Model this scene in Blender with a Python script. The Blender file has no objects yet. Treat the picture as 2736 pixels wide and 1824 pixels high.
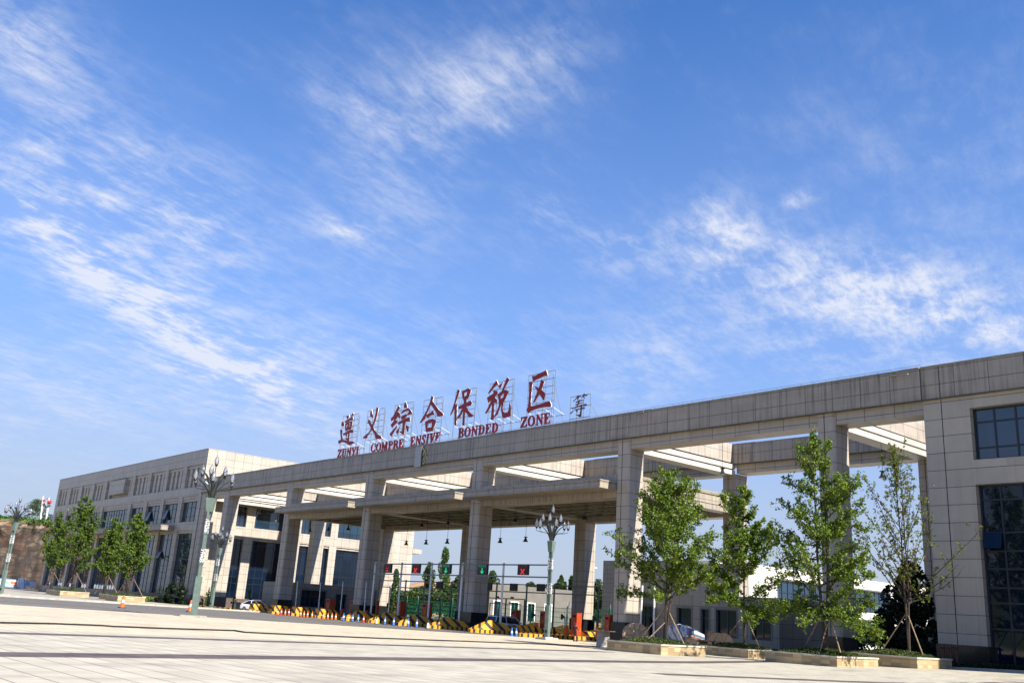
import bpy, bmesh, math, random
import numpy as np
from mathutils import Vector, Matrix, Euler
R = math.radians
SC = bpy.context.scene
COL = SC.collection

# ------------------------------------------------------------------ camera
F_PX, CH = 2476.4, 1.85
YAW, PITCH, ROLL = -.870208572, .284714817, -.06519201
def cam_axes():
    f = Vector((math.sin(YAW)*math.cos(PITCH), math.cos(YAW)*math.cos(PITCH), math.sin(PITCH)))
    r = Vector((math.cos(YAW), -math.sin(YAW), 0)); d = f.cross(r)
    c, s = math.cos(ROLL), math.sin(ROLL)
    return c*r+s*d, -s*r+c*d, f
CR, CD, CF = cam_axes()
cam = bpy.data.objects.new('camera', bpy.data.cameras.new('camera')); COL.objects.link(cam)
cam.data.sensor_width = 36; cam.data.lens = F_PX/2736*36; cam.data.clip_start = .2; cam.data.clip_end = 6000
up, back = -CD, -CF
cam.matrix_world = Matrix(((CR.x, up.x, back.x, 0), (CR.y, up.y, back.y, 0), (CR.z, up.z, back.z, CH), (0, 0, 0, 1)))
SC.camera = cam
SC.render.resolution_x, SC.render.resolution_y = 1024, 682
SC.view_settings.view_transform = 'Standard'; SC.view_settings.look = 'None'
SC.view_settings.gamma = 1; SC.view_settings.exposure = 1.1
SC.cycles.max_bounces = 8; SC.cycles.transparent_max_bounces = 16; SC.cycles.caustics_reflective = False; SC.cycles.caustics_refractive = False

# a pixel of the 2736 px wide photo as a ray, and its point on a plane of the place
def ray(x, y): return (CR*((x-1368)/F_PX) + CD*((y-912)/F_PX) + CF)
EYE = Vector((0, 0, CH))
def yp(x, y, Y): d = ray(x, y); return EYE + d*(Y/d.y)
def xp(x, y, X): d = ray(x, y); return EYE + d*(X/d.x)
def az(x, y): d = ray(x, y); return d.x/d.y
def sstep(a, b, x): t = min(max((x-a)/(b-a), 0), 1); return t*t*(3-2*t)
def gz(X, Y):
    z = .42-.0093*min(max(Y, 0), 67)
    return z + .03*min(max(X+41, 0), 26)*sstep(38, 64, Y)
def gp(x, y):
    d = ray(x, y); t = .5; p = EYE
    for k in range(4000):
        t2 = t*1.01+.05; q = EYE+d*t2
        if q.z < gz(q.x, q.y):
            for i in range(30):
                m = (t+t2)/2; q = EYE+d*m
                if q.z < gz(q.x, q.y): t2 = m
                else: t = m
            return EYE+d*t2
        t = t2
    return EYE+d*t

# ------------------------------------------------------------------ sun and sky
SUN = Vector((1, .117, .9)).normalized()
EL = math.asin(SUN.z); AZ = math.atan2(SUN.x, SUN.y)
sl = bpy.data.lights.new('sun', 'SUN'); sl.energy = 5.0; sl.angle = R(.5); sl.color = (1, .95, .865)
so = bpy.data.objects.new('sun', sl); COL.objects.link(so); so.rotation_euler = SUN.to_track_quat('Z', 'Y').to_euler(); so.location = (60, 0, 90)

class NT:
    def __init__(s, nt): s.nt = nt; nt.nodes.clear()
    def n(s, t, **kw):
        nd = s.nt.nodes.new(t); ins = kw.pop('ins', {})
        for k, v in kw.items(): setattr(nd, k, v)
        for k, v in ins.items():
            if isinstance(v, bpy.types.NodeSocket): s.nt.links.new(v, nd.inputs[k])
            else: nd.inputs[k].default_value = v
        return nd
    def m(s, op, a, b=0., c=None, clamp=False):
        i = {0: a, 1: b}
        if c is not None: i[2] = c
        return s.n('ShaderNodeMath', operation=op, use_clamp=clamp, ins=i).outputs[0]
    def vm(s, op, a, b): return s.n('ShaderNodeVectorMath', operation=op, ins={0: a, 1: b})
    def mix(s, f, a, b, mode='MIX'):
        nd = s.n('ShaderNodeMix', data_type='RGBA', blend_type=mode, ins={0: f}); 
        for k, v in ((6, a), (7, b)):
            if isinstance(v, bpy.types.NodeSocket): s.nt.links.new(v, nd.inputs[k])
            else: nd.inputs[k].default_value = v if len(v) == 4 else (*v, 1)
        return nd.outputs[2]
    def noise(s, vec, scale, detail=3, rough=.55, dist=0.):
        return s.n('ShaderNodeTexNoise', ins={'Vector': vec, 'Scale': scale, 'Detail': detail, 'Roughness': rough, 'Distortion': dist}).outputs[0]
    def ramp(s, f, stops):
        nd = s.n('ShaderNodeValToRGB', ins={0: f}); e = nd.color_ramp.elements
        while len(e) < len(stops): e.new(.5)
        for i, (p, c) in enumerate(stops): e[i].position = p; e[i].color = (c, c, c, 1) if not hasattr(c, '__len__') else (*c, 1)
        return nd.outputs[0]
    def smooth(s, x, a, b): return s.n('ShaderNodeMapRange', interpolation_type='SMOOTHSTEP', ins={0: x, 1: a, 2: b, 3: 0., 4: 1.}).outputs[0]

world = bpy.data.worlds.new('World'); SC.world = world; world.use_nodes = True
w = NT(world.node_tree)
DRIFT = 105
sky = w.n('ShaderNodeTexSky', sky_type='NISHITA', sun_disc=False, sun_elevation=EL, sun_rotation=AZ, altitude=900., air_density=1.15, dust_density=.6, ozone_density=2.2)
tc = w.n('ShaderNodeTexCoord').outputs['Generated']
sep = w.n('ShaderNodeSeparateXYZ', ins={0: tc})
zz = w.m('ADD', w.m('MAXIMUM', sep.outputs[2], 0.), .1)
flat = w.n('ShaderNodeCombineXYZ', ins={0: w.m('DIVIDE', sep.outputs[0], zz), 1: w.m('DIVIDE', sep.outputs[1], zz), 2: 0.}).outputs[0]
# patches of cirrus: centre, half sizes and turn of each patch of cloud, strength
PATCH = [(268, 500, 300, 150, 22, .8), (400, 825, 420, 66, 39, 1.15), (170, 620, 110, 60, 50, .6), (760, 985, 260, 120, 20, .42), (70, 95, 170, 110, 30, .5), (1230, 235, 190, 110, -10, .42),
 (1270, 242, 60, 36, -15, .22), (1455, 160, 120, 130, 40, .3), (1050, 490, 190, 240, 20, .32), (920, 615, 75, 28, 18, .75), (1650, 660, 120, 70, 15, .55),
 (1925, 628, 85, 95, -25, .75), (2410, 800, 400, 95, 17, 1.05), (2150, 910, 290, 110, 25, .35), (2135, 530, 40, 22, -15, .6), (1745, 980, 120, 150, 35, .35),
 (175, 1040, 400, 150, 0, .4), (1455, 545, 80, 105, 40, .32), (2560, 410, 380, 300, 0, .16), (950, 290, 200, 55, 28, .26), (1325, 337, 40, 22, 0, .45), (540, 640, 120, 130, 40, .3), (1300, 960, 500, 130, 0, .2), (90, 130, 60, 50, 40, .35)]
dens = 0.
for (px, py, a, b, rot, st) in PATCH:
    c = ray(px, py).normalized(); ca, sa = math.cos(R(rot)), math.sin(R(rot))
    u = (CR*ca + CD*sa); v = (-CR*sa + CD*ca)
    u = (u-c*u.dot(c)).normalized(); v = (v-c*v.dot(c)).normalized()
    du = w.m('MULTIPLY', w.vm('DOT_PRODUCT', tc, tuple(u)).outputs['Value'], F_PX*.93/a)
    dv = w.m('MULTIPLY', w.vm('DOT_PRODUCT', tc, tuple(v)).outputs['Value'], F_PX*.93/b)
    fr = w.m('GREATER_THAN', w.vm('DOT_PRODUCT', tc, tuple(c)).outputs['Value'], .5)
    q = w.m('ADD', w.m('MULTIPLY', du, du), w.m('MULTIPLY', dv, dv))
    g = w.m('MULTIPLY', w.m('POWER', 2.718, w.m('MULTIPLY', q, -1.)), w.m('MULTIPLY', fr, st))
    dens = w.m('ADD', dens, g)
mp0 = w.n('ShaderNodeMapping', ins={0: flat, 'Rotation': (0, 0, R(-DRIFT))}).outputs[0]
mp = w.n('ShaderNodeMapping', ins={0: mp0, 'Scale': (.62, 1.5, 1)}).outputs[0]
n1 = w.noise(mp, 2.6, 9, .6, .3); n2 = w.noise(flat, 7.5, 8, .6, .2); n3 = w.noise(mp, 21., 9, .7, .35)
tex = w.m('ADD', w.m('MULTIPLY', n1, .36), w.m('ADD', w.m('MULTIPLY', n2, .34), w.m('MULTIPLY', n3, .32)))
cl = w.m('ADD', w.m('MULTIPLY', w.smooth(tex, .42, .66), w.m('MULTIPLY', dens, 1.2)), w.m('MULTIPLY', dens, .10))
bgc = w.m('MULTIPLY', w.smooth(tex, .52, .74), .09)
cl = w.m('MINIMUM', w.m('ADD', cl, bgc), .93)
# the pale haze of the lower sky
hsv = w.n('ShaderNodeHueSaturation', ins={'Saturation': 1.22, 'Value': 1., 'Color': sky.outputs[0]}).outputs[0]
hsv = w.mix(1., hsv, (.68, .90, 1.20), 'MULTIPLY')
skyc = w.mix(w.m('MULTIPLY', w.m('SUBTRACT', 1., w.smooth(sep.outputs[2], .12, .72)), .62), hsv, (2.0, 2.95, 5.4))
skyc = w.mix(w.m('MULTIPLY', w.m('SUBTRACT', 1., w.smooth(sep.outputs[2], .0, .30)), .92), skyc, (3.05, 3.4, 4.1))
skyc = w.mix(cl, skyc, (4.6, 4.85, 5.6))
bgn = w.n('ShaderNodeBackground', ins={0: skyc, 1: .081})
w.n('ShaderNodeOutputWorld', ins={0: bgn.outputs[0]})

# ------------------------------------------------------------------ materials
def mat(name, col, rough=.6, metal=0., spec=.5, emit=None, es=1., var=0., vs=3.):
    m = bpy.data.materials.new(name); m.use_nodes = True; t = NT(m.node_tree)
    c = (*col, 1)
    b = t.n('ShaderNodeBsdfPrincipled', ins={'Roughness': rough, 'Metallic': metal, 'Specular IOR Level': spec})
    if var:
        g = t.n('ShaderNodeNewGeometry').outputs['Position']
        nz = t.noise(g, vs, 5, .6)
        cc = t.mix(t.smooth(nz, .3, .7), tuple(x*(1-var) for x in col), tuple(min(x*(1+var*.6), 1) for x in col))
        t.nt.links.new(cc, b.inputs['Base Color'])
    else: b.inputs['Base Color'].default_value = c
    if emit: b.inputs['Emission Color'].default_value = (*emit, 1); b.inputs['Emission Strength'].default_value = es
    t.n('ShaderNodeOutputMaterial', ins={0: b.outputs[0]})
    return m

def joint(t, p, s, o, wd):
    f = t.m('FRACT', t.m('DIVIDE', t.m('SUBTRACT', p, o), s))
    return t.m('LESS_THAN', f, wd/s)
def stone(name, col, jx, jy, jz=None, zs=(), wd=.05, streak=.0, jc=(.075, .065, .055), tone=.07, wz=None, rough=.42):
    m = bpy.data.materials.new(name); m.use_nodes = True; t = NT(m.node_tree)
    ge = t.n('ShaderNodeNewGeometry'); P = t.n('ShaderNodeSeparateXYZ', ins={0: ge.outputs['Position']}).outputs
    N = t.n('ShaderNodeSeparateXYZ', ins={0: ge.outputs['True Normal']}).outputs
    nx, ny, nz = [t.m('GREATER_THAN', t.m('ABSOLUTE', q), .5) for q in N]
    k = 0.
    if jx: k = t.m('MULTIPLY', joint(t, P[0], jx[0], jx[1], wd), t.m('SUBTRACT', 1., nx))
    if jy: k = t.m('MAXIMUM', k, t.m('MULTIPLY', joint(t, P[1], jy[0], jy[1], wd), t.m('SUBTRACT', 1., ny)))
    zk = 0.
    if jz: zk = joint(t, P[2], jz[0], jz[1], wz or wd)
    for z in zs: zk = t.m('MAXIMUM', zk, t.m('LESS_THAN', t.m('ABSOLUTE', t.m('SUBTRACT', P[2], z)), (wz or wd)/2))
    k = t.m('MAXIMUM', k, t.m('MULTIPLY', zk, t.m('SUBTRACT', 1., nz)))
    # each slab its own tone
    sx = jx[0] if jx else 2.; sy = jy[0] if jy else 2.; sz = jz[0] if jz else 1.3
    cell = t.n('ShaderNodeCombineXYZ', ins={0: t.m('MULTIPLY', t.m('FLOOR', t.m('DIVIDE', t.m('SUBTRACT', P[0], jx[1] if jx else 0.), sx)), t.m('SUBTRACT', 1., nx)),
        1: t.m('MULTIPLY', t.m('FLOOR', t.m('DIVIDE', t.m('SUBTRACT', P[1], jy[1] if jy else 0.), sy)), t.m('SUBTRACT', 1., ny)), 2: t.m('FLOOR', t.m('DIVIDE', P[2], sz))}).outputs[0]
    wn = t.n('ShaderNodeTexWhiteNoise', ins={0: cell}).outputs[0]
    v = t.m('MULTIPLY_ADD', wn, tone*2, 1-tone)
    gr = t.noise(ge.outputs['Position'], 1.1, 6, .7)
    v = t.m('MULTIPLY', v, t.m('MULTIPLY_ADD', gr, .3, .85))
    if streak:
        mpv = t.n('ShaderNodeMapping', ins={0: ge.outputs['Position'], 'Scale': (3.4, 3.4, .10)}).outputs[0]
        s1 = t.smooth(t.noise(mpv, 1., 4, .65), .44, .70)
        s2 = t.smooth(t.noise(ge.outputs['Position'], .35, 3, .6), .35, .65)
        v = t.m('MULTIPLY', v, t.m('SUBTRACT', 1., t.m('MULTIPLY', t.m('MULTIPLY', s1, streak), t.m('MULTIPLY_ADD', s2, .7, .45))))
    c = t.mix(1., (*col, 1), t.n('ShaderNodeCombineColor', ins={0: v, 1: v, 2: t.m('MULTIPLY', v, .985)}).outputs[0], 'MULTIPLY')
    c = t.mix(k, c, jc)
    b = t.n('ShaderNodeBsdfPrincipled', ins={'Base Color': c, 'Roughness': rough, 'Specular IOR Level': .35})
    t.n('ShaderNodeOutputMaterial', ins={0: b.outputs[0]})
    return m

def glass(name, col, rough=.03, spec=.5, ior=1.5):
    m = bpy.data.materials.new(name); m.use_nodes = True; t = NT(m.node_tree)
    ge = t.n('ShaderNodeNewGeometry')
    nz = t.noise(ge.outputs['Position'], .5, 2, .5)
    bp = t.n('ShaderNodeBump', ins={'Strength': .02, 'Distance': .3, 'Height': nz})
    ri = t.n('ShaderNodeTexWhiteNoise', ins={0: t.vm('FLOOR', t.vm('MULTIPLY', ge.outputs['Position'], (.55, .55, .4)).outputs[0], (0, 0, 0)).outputs[0]}).outputs[0]
    c = t.mix(ri, tuple(x*.6 for x in col), tuple(x*1.5 for x in col))
    b = t.n('ShaderNodeBsdfPrincipled', ins={'Base Color': c, 'Roughness': rough, 'Specular IOR Level': spec, 'IOR': ior, 'Normal': bp.outputs[0]})
    t.n('ShaderNodeOutputMaterial', ins={0: b.outputs[0]})
    return m

def leafmat(name, c1, c2, tr=.35, c3=None):
    m = bpy.data.materials.new(name); m.use_nodes = True; t = NT(m.node_tree)
    ge = t.n('ShaderNodeNewGeometry')
    r = ge.outputs['Random Per Island']
    c = t.mix(r, c1, c2)
    if c3: c = t.mix(t.m('GREATER_THAN', r, .965), c, c3)
    clump = t.noise(ge.outputs['Position'], 1.3, 2, .5)
    c = t.mix(t.m('MULTIPLY', t.smooth(clump, .35, .7), .45), c, tuple(x*.55 for x in c1))
    d = t.n('ShaderNodeBsdfPrincipled', ins={'Base Color': c, 'Roughness': .5, 'Specular IOR Level': .25})
    tl = t.n('ShaderNodeBsdfTranslucent', ins={0: t.mix(1., c, (1.25, 1.3, .5), 'MULTIPLY')})
    mx = t.n('ShaderNodeMixShader', ins={0: tr, 1: d.outputs[0], 2: tl.outputs[0]})
    t.n('ShaderNodeOutputMaterial', ins={0: mx.outputs[0]})
    return m

def stripes(name, ca, cb, s, dirv, wear=True):
    m = bpy.data.materials.new(name); m.use_nodes = True; t = NT(m.node_tree)
    p = t.n('ShaderNodeNewGeometry').outputs['Position']
    f = t.m('FRACT', t.m('DIVIDE', t.vm('DOT_PRODUCT', p, dirv).outputs['Value'], s))
    c = t.mix(t.m('GREATER_THAN', f, .6), ca, cb)
    if wear: c = t.mix(t.m('MULTIPLY', t.smooth(t.noise(p, 2.2, 6, .7), .55, .72), .6), c, (.32, .26, .2))
    b = t.n('ShaderNodeBsdfPrincipled', ins={'Base Color': c, 'Roughness': .55})
    t.n('ShaderNodeOutputMaterial', ins={0: b.outputs[0]})
    return m

ST = (.335, .288, .235)
M = {}
M['gate'] = stone('gate granite', ST, (2.45, -31.57), (2.5, 69.4), None, (21.4, 20.15), .045, .5)
M['crossfascia'] = stone('cross beam granite', (.40, .345, .29), (2.45, -31.57), (2.5, 69.4), None, (20.3,), .04, .35)
M['strip'] = stone('cross beam pale strip', (.52, .475, .42), (2.45, -31.57), (2.5, 69.4), None, (), .035, .05)
M['gatelow'] = stone('gate granite lower beam', (.375, .327, .272), (2.45, -31.47), (2.5, 69.4), None, (18.42,), .045, .14)
M['column'] = stone('column granite', (.385, .336, .28), None, (1.05, 67.3), (1.255, 2.44), (), .042, .08)
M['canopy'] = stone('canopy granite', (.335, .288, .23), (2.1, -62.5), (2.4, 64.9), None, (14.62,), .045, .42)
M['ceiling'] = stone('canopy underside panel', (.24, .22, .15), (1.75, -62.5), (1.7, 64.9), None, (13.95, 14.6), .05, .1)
M['leftwall'] = stone('left building granite', (.41, .357, .30), (1.8, -253.2), (1.75, 67.3), (1.335, .3), (), .042, .16)
M['rightwall'] = stone('right building granite', (.42, .365, .305), None, (2.1, 67.3), (1.255, 2.44), (), .042, .1)
M['annex'] = stone('annex granite', (.22, .20, .175), (1.5, -140), (1.5, 70), (1.15, .1), (), .045, .08)
M['finetile'] = stone('fine pale tile', (.46, .47, .49), (.6, 0), (.6, 0), (.6, 0), (), .04, .05, tone=.03, jc=(.2, .2, .22))
M['whitewall'] = stone('white wall panel', (.60, .57, .53), (1.6, 0), (1.6, 0), (1.2, 0), (), .04, .05, tone=.03, jc=(.25, .25, .25))
M['plinth'] = mat('black granite plinth', (.012, .012, .013), .22, var=.3)
M['brownplinth'] = mat('brown granite plinth', (.11, .075, .065), .4, var=.3)
M['coping'] = mat('weathered metal coping', (.36, .33, .25), .5, .3, var=.3)
M['moss'] = mat('mossy ledge', (.09, .085, .05), .9, var=.4, vs=1.5)
M['frame'] = mat('dark blue window frame', (.012, .018, .03), .4)
M['glass'] = glass('dark tinted glass', (.007, .022, .042), ior=1.85)
M['glassdark'] = glass('black tinted glass', (.003, .008, .019), ior=1.5)
M['sash'] = mat('grey open sash', (.10, .10, .10), .3)
M['greyframe'] = mat('grey window surround', (.10, .10, .105), .5)
M['red'] = mat('dark red sign face', (.30, .004, .004), .45)
M['white'] = mat('white enamel', (.78, .76, .73), .4)
M['rust'] = mat('faded red sign face', (.16, .05, .035), .7, var=.5, vs=4)
M['rod'] = mat('galvanised rod', (.25, .26, .27), .45, .5)
M['gold'] = mat('dull gold lettering', (.42, .33, .11), .4, .4)
M['cloth'] = mat('pale cover cloth', (.40, .42, .40), .8, var=.1)
M['lampgreen'] = mat('grey green lamp paint', (.125, .175, .15), .4, var=.15)
M['petal'] = mat('dark lamp leaf', (.05, .06, .058), .25, .6)
M['cup'] = mat('dark lamp cup', (.02, .02, .02), .3, .5)
M['pole'] = mat('white painted pole', (.72, .71, .66), .4, var=.1)
M['greypole'] = mat('grey painted steel', (.16, .17, .165), .45, .2)
M['black'] = mat('black rubber', (.012, .012, .012), .7)
M['cab'] = mat('red orange cabinet', (.50, .055, .012), .4, var=.2)
M['orange'] = mat('orange paint and sunlit tone', (.75, .15, .01), .4, var=.15)  # cone colour, also the sunlit tone painted on some barrier housings
M['yellow'] = mat('yellow barrier paint', (.75, .36, .015), .45, var=.2)
M['kerbstripe'] = stripes('yellow and black kerb stripes', (.78, .33, .02), (.03, .026, .02), .62, (.35, .94, 0))
M['nosestripe'] = stripes('yellow and black nose stripes', (.80, .34, .015), (.03, .026, .02), .62, (.6, .42, .68))
M['blockstripe'] = stripes('yellow and black slanted stripes', (.78, .33, .02), (.03, .026, .02), .68, (.35, .75, .65))
M['cover'] = mat('white car paint', (.74, .76, .78), .18)
M['carglass'] = mat('dark car glass', (.01, .012, .015), .06)
M['tyre'] = mat('tyre rubber', (.015, .015, .016), .8)
M['rim'] = mat('alloy rim', (.45, .46, .47), .3, .8)
M['taillight'] = mat('red tail light', (.25, .01, .015), .2)
M['headlight'] = mat('clear headlight', (.5, .52, .55), .1)
M['redprint'] = mat('faded red print', (.55, .25, .22), .5)
M['cream'] = mat('travertine coping', (.50, .45, .36), .6, var=.25, vs=2)
M['planter'] = stone('yellow travertine cladding', (.37, .275, .155), (.6, 0), (.6, 0), (.22, 0), (), .012, 0., tone=.28, jc=(.2, .15, .1), rough=.6)
M['bark'] = mat('grey brown bark', (.055, .038, .027), .9, var=.4, vs=9)
M['stakewood'] = mat('weathered stake wood', (.24, .165, .10), .8, var=.35, vs=5)
M['wrap'] = mat('black trunk wrap', (.012, .012, .012), .9)
M['leaf'] = leafmat('ginkgo leaf', (.06, .115, .008), (.19, .25, .028), .22)
M['leafleft'] = leafmat('young ginkgo leaf', (.05, .10, .01), (.135, .19, .025), .22)
M['leafsparse'] = leafmat('sparse ginkgo leaf', (.09, .13, .02), (.19, .22, .04), .3, (.45, .22, .06))
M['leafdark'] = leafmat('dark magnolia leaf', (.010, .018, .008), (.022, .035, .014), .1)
M['leafbg'] = leafmat('far tree leaf', (.030, .060, .016), (.075, .12, .028), .25)
M['leafbg2'] = leafmat('far poplar leaf', (.06, .12, .028), (.11, .18, .045), .3)
M['hedge'] = leafmat('clipped hedge leaf', (.035, .055, .012), (.085, .11, .022), .2)
M['shrub'] = leafmat('yellow green shrub leaf', (.09, .16, .03), (.17, .24, .05), .3)
M['grass'] = mat('dry grass', (.14, .14, .04), .95, var=.5, vs=.8)
M['soil'] = mat('dark soil', (.04, .032, .022), .95, var=.3)
M['fence'] = mat('green fence paint', (.012, .17, .09), .45)
M['greywall'] = mat('grey stucco', (.16, .145, .125), .9, var=.12, vs=.7)
M['spool'] = mat('pale spool wood', (.42, .31, .20), .75, var=.3, vs=6)
M['spooldark'] = mat('rusty spool', (.022, .010, .007), .7, var=.4, vs=5)
M['wood'] = mat('scrap wood', (.22, .14, .08), .8, var=.4, vs=4)
M['concrete'] = mat('concrete', (.38, .34, .29), .85, var=.25)
M['skin'] = mat('skin', (.36, .2, .13), .5)
M['darkcloth'] = mat('black clothing', (.012, .013, .016), .85)
M['hair'] = mat('black hair', (.01, .009, .008), .6)
M['billwhite'] = mat('white hoarding', (.72, .76, .82), .5)
M['billblue'] = mat('blue hoarding band', (.08, .24, .62), .5)
M['hydrant'] = mat('dull red pipe', (.12, .025, .02), .5, var=.3)

def bulbmat():
    m = bpy.data.materials.new('clear lamp glass'); m.use_nodes = True; t = NT(m.node_tree)
    fr = t.n('ShaderNodeFresnel', ins={0: 1.6}).outputs[0]
    g = t.n('ShaderNodeBsdfGlossy', ins={0: (1, 1, 1, 1), 'Roughness': .04})
    tr = t.n('ShaderNodeBsdfTransparent', ins={0: (.86, .88, .9, 1)})
    df = t.n('ShaderNodeBsdfTranslucent', ins={0: (.95, .95, .97, 1)}); d2 = t.n('ShaderNodeBsdfDiffuse', ins={0: (.95, .95, .97, 1)})
    dm = t.n('ShaderNodeMixShader', ins={0: .5, 1: df.outputs[0], 2: d2.outputs[0]}); t2 = t.n('ShaderNodeMixShader', ins={0: .22, 1: tr.outputs[0], 2: dm.outputs[0]})
    mx = t.n('ShaderNodeMixShader', ins={0: t.m('ADD', fr, .06, clamp=True), 1: t2.outputs[0], 2: g.outputs[0]})
    t.n('ShaderNodeOutputMaterial', ins={0: mx.outputs[0]}); return m
M['bulb'] = bulbmat()
def latticemat():
    m = bpy.data.materials.new('white lattice lantern'); m.use_nodes = True; t = NT(m.node_tree)
    p = t.n('ShaderNodeTexCoord').outputs['Object']
    vo = t.n('ShaderNodeTexVoronoi', feature='DISTANCE_TO_EDGE', ins={'Vector': p, 'Scale': 7.})
    c = t.mix(t.m('LESS_THAN', vo.outputs[0], .13), (.03, .04, .04), (.72, .72, .7))
    b = t.n('ShaderNodeBsdfPrincipled', ins={'Base Color': c, 'Roughness': .4})
    t.n('ShaderNodeOutputMaterial', ins={0: b.outputs[0]}); return m
M['lattice'] = latticemat()
def led(name, col, s): return mat(name, tuple(x*.3 for x in col), .5, emit=col, es=s)
M['ledred'] = led('red leds', (1, .02, .01), .42); M['ledgreen'] = led('green leds', (.01, .8, .25), .38)
M['ledreddim'] = led('dim red leds', (.6, .01, .01), .07); M['ledgreendim'] = led('dim green leds', (.01, .6, .25), .16)
M['ledcase'] = mat('black display face', (.008, .008, .009), .45)
M['leddark'] = mat('dark red display face', (.010, .003, .003), .5)

def pavemat():
    m = bpy.data.materials.new('stone paving'); m.use_nodes = True; t = NT(m.node_tree)
    p = t.n('ShaderNodeNewGeometry').outputs['Position']; P = t.n('ShaderNodeSeparateXYZ', ins={0: p}).outputs
    u = t.m('ADD', P[0], t.m('MULTIPLY', P[1], .235)); v = t.m('SUBTRACT', P[1], t.m('MULTIPLY', P[0], .033))
    k = t.m('MAXIMUM', joint(t, v, .66, .1, .036), t.m('MULTIPLY', joint(t, u, .66, .2, .02), .5))
    cell = t.n('ShaderNodeCombineXYZ', ins={0: t.m('FLOOR', t.m('DIVIDE', u, .66)), 1: t.m('FLOOR', t.m('DIVIDE', v, .66)), 2: 0.}).outputs[0]
    wn = t.n('ShaderNodeTexWhiteNoise', ins={0: cell}).outputs[0]
    big = t.noise(p, .16, 5, .65); sm = t.noise(p, 2.6, 6, .7); st = t.noise(t.n('ShaderNodeMapping', ins={0: p, 'Scale': (.9, .25, 1)}).outputs[0], .8, 5, .7)
    val = t.m('MULTIPLY_ADD', wn, .22, .89)
    val = t.m('MULTIPLY', val, t.m('MULTIPLY_ADD', sm, .24, .88))
    val = t.m('MULTIPLY', val, t.m('SUBTRACT', 1., t.m('MULTIPLY', t.smooth(st, .50, .72), .30)))
    warm = t.mix(t.smooth(big, .35, .65), (.54, .45, .305), (.48, .41, .29))
    # the paler greyer stone of the strip along the road
    gs = t.smooth(u, -31.5, -32.5)
    c = t.mix(gs, (.43, .385, .295), warm)
    c = t.mix(1., c, t.n('ShaderNodeCombineColor', ins={0: val, 1: val, 2: val}).outputs[0], 'MULTIPLY')
    c = t.mix(t.m('MULTIPLY', k, .85), c, (.12, .095, .075))
    b = t.n('ShaderNodeBsdfPrincipled', ins={'Base Color': c, 'Roughness': .6, 'Specular IOR Level': .3})
    t.n('ShaderNodeOutputMaterial', ins={0: b.outputs[0]}); return m
M['pave'] = pavemat()
M['band'] = mat('brown paving band', (.10, .072, .055), .6, var=.35, vs=1.2)
M['farpave'] = mat('pale far paving', (.35, .315, .25), .7, var=.18, vs=.5)
def roadmat():
    m = bpy.data.materials.new('worn asphalt'); m.use_nodes = True; t = NT(m.node_tree); p = t.n('ShaderNodeNewGeometry').outputs['Position']
    a = t.noise(t.n('ShaderNodeMapping', ins={0: p, 'Scale': (.55, .03, 1)}).outputs[0], 1., 4, .6); f = t.noise(p, .5, 5, .65)
    c = t.mix(t.smooth(a, .38, .66), (.14, .123, .102), (.09, .08, .067)); c = t.mix(t.m('MULTIPLY', t.smooth(f, .5, .75), .35), c, (.16, .145, .125))
    b = t.n('ShaderNodeBsdfPrincipled', ins={'Base Color': c, 'Roughness': .8}); t.n('ShaderNodeOutputMaterial', ins={0: b.outputs[0]}); return m
M['asphalt'] = roadmat()
M['marking'] = mat('white road paint', (.62, .60, .56), .6, var=.2, vs=2)
M['omarking'] = mat('worn orange road paint', (.50, .30, .16), .6, var=.3, vs=2)
M['kerb'] = mat('pale kerb stone', (.40, .37, .31), .7, var=.2, vs=1.5)
M['earth'] = mat('dry ground', (.16, .145, .08), .95, var=.4, vs=.2)

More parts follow.
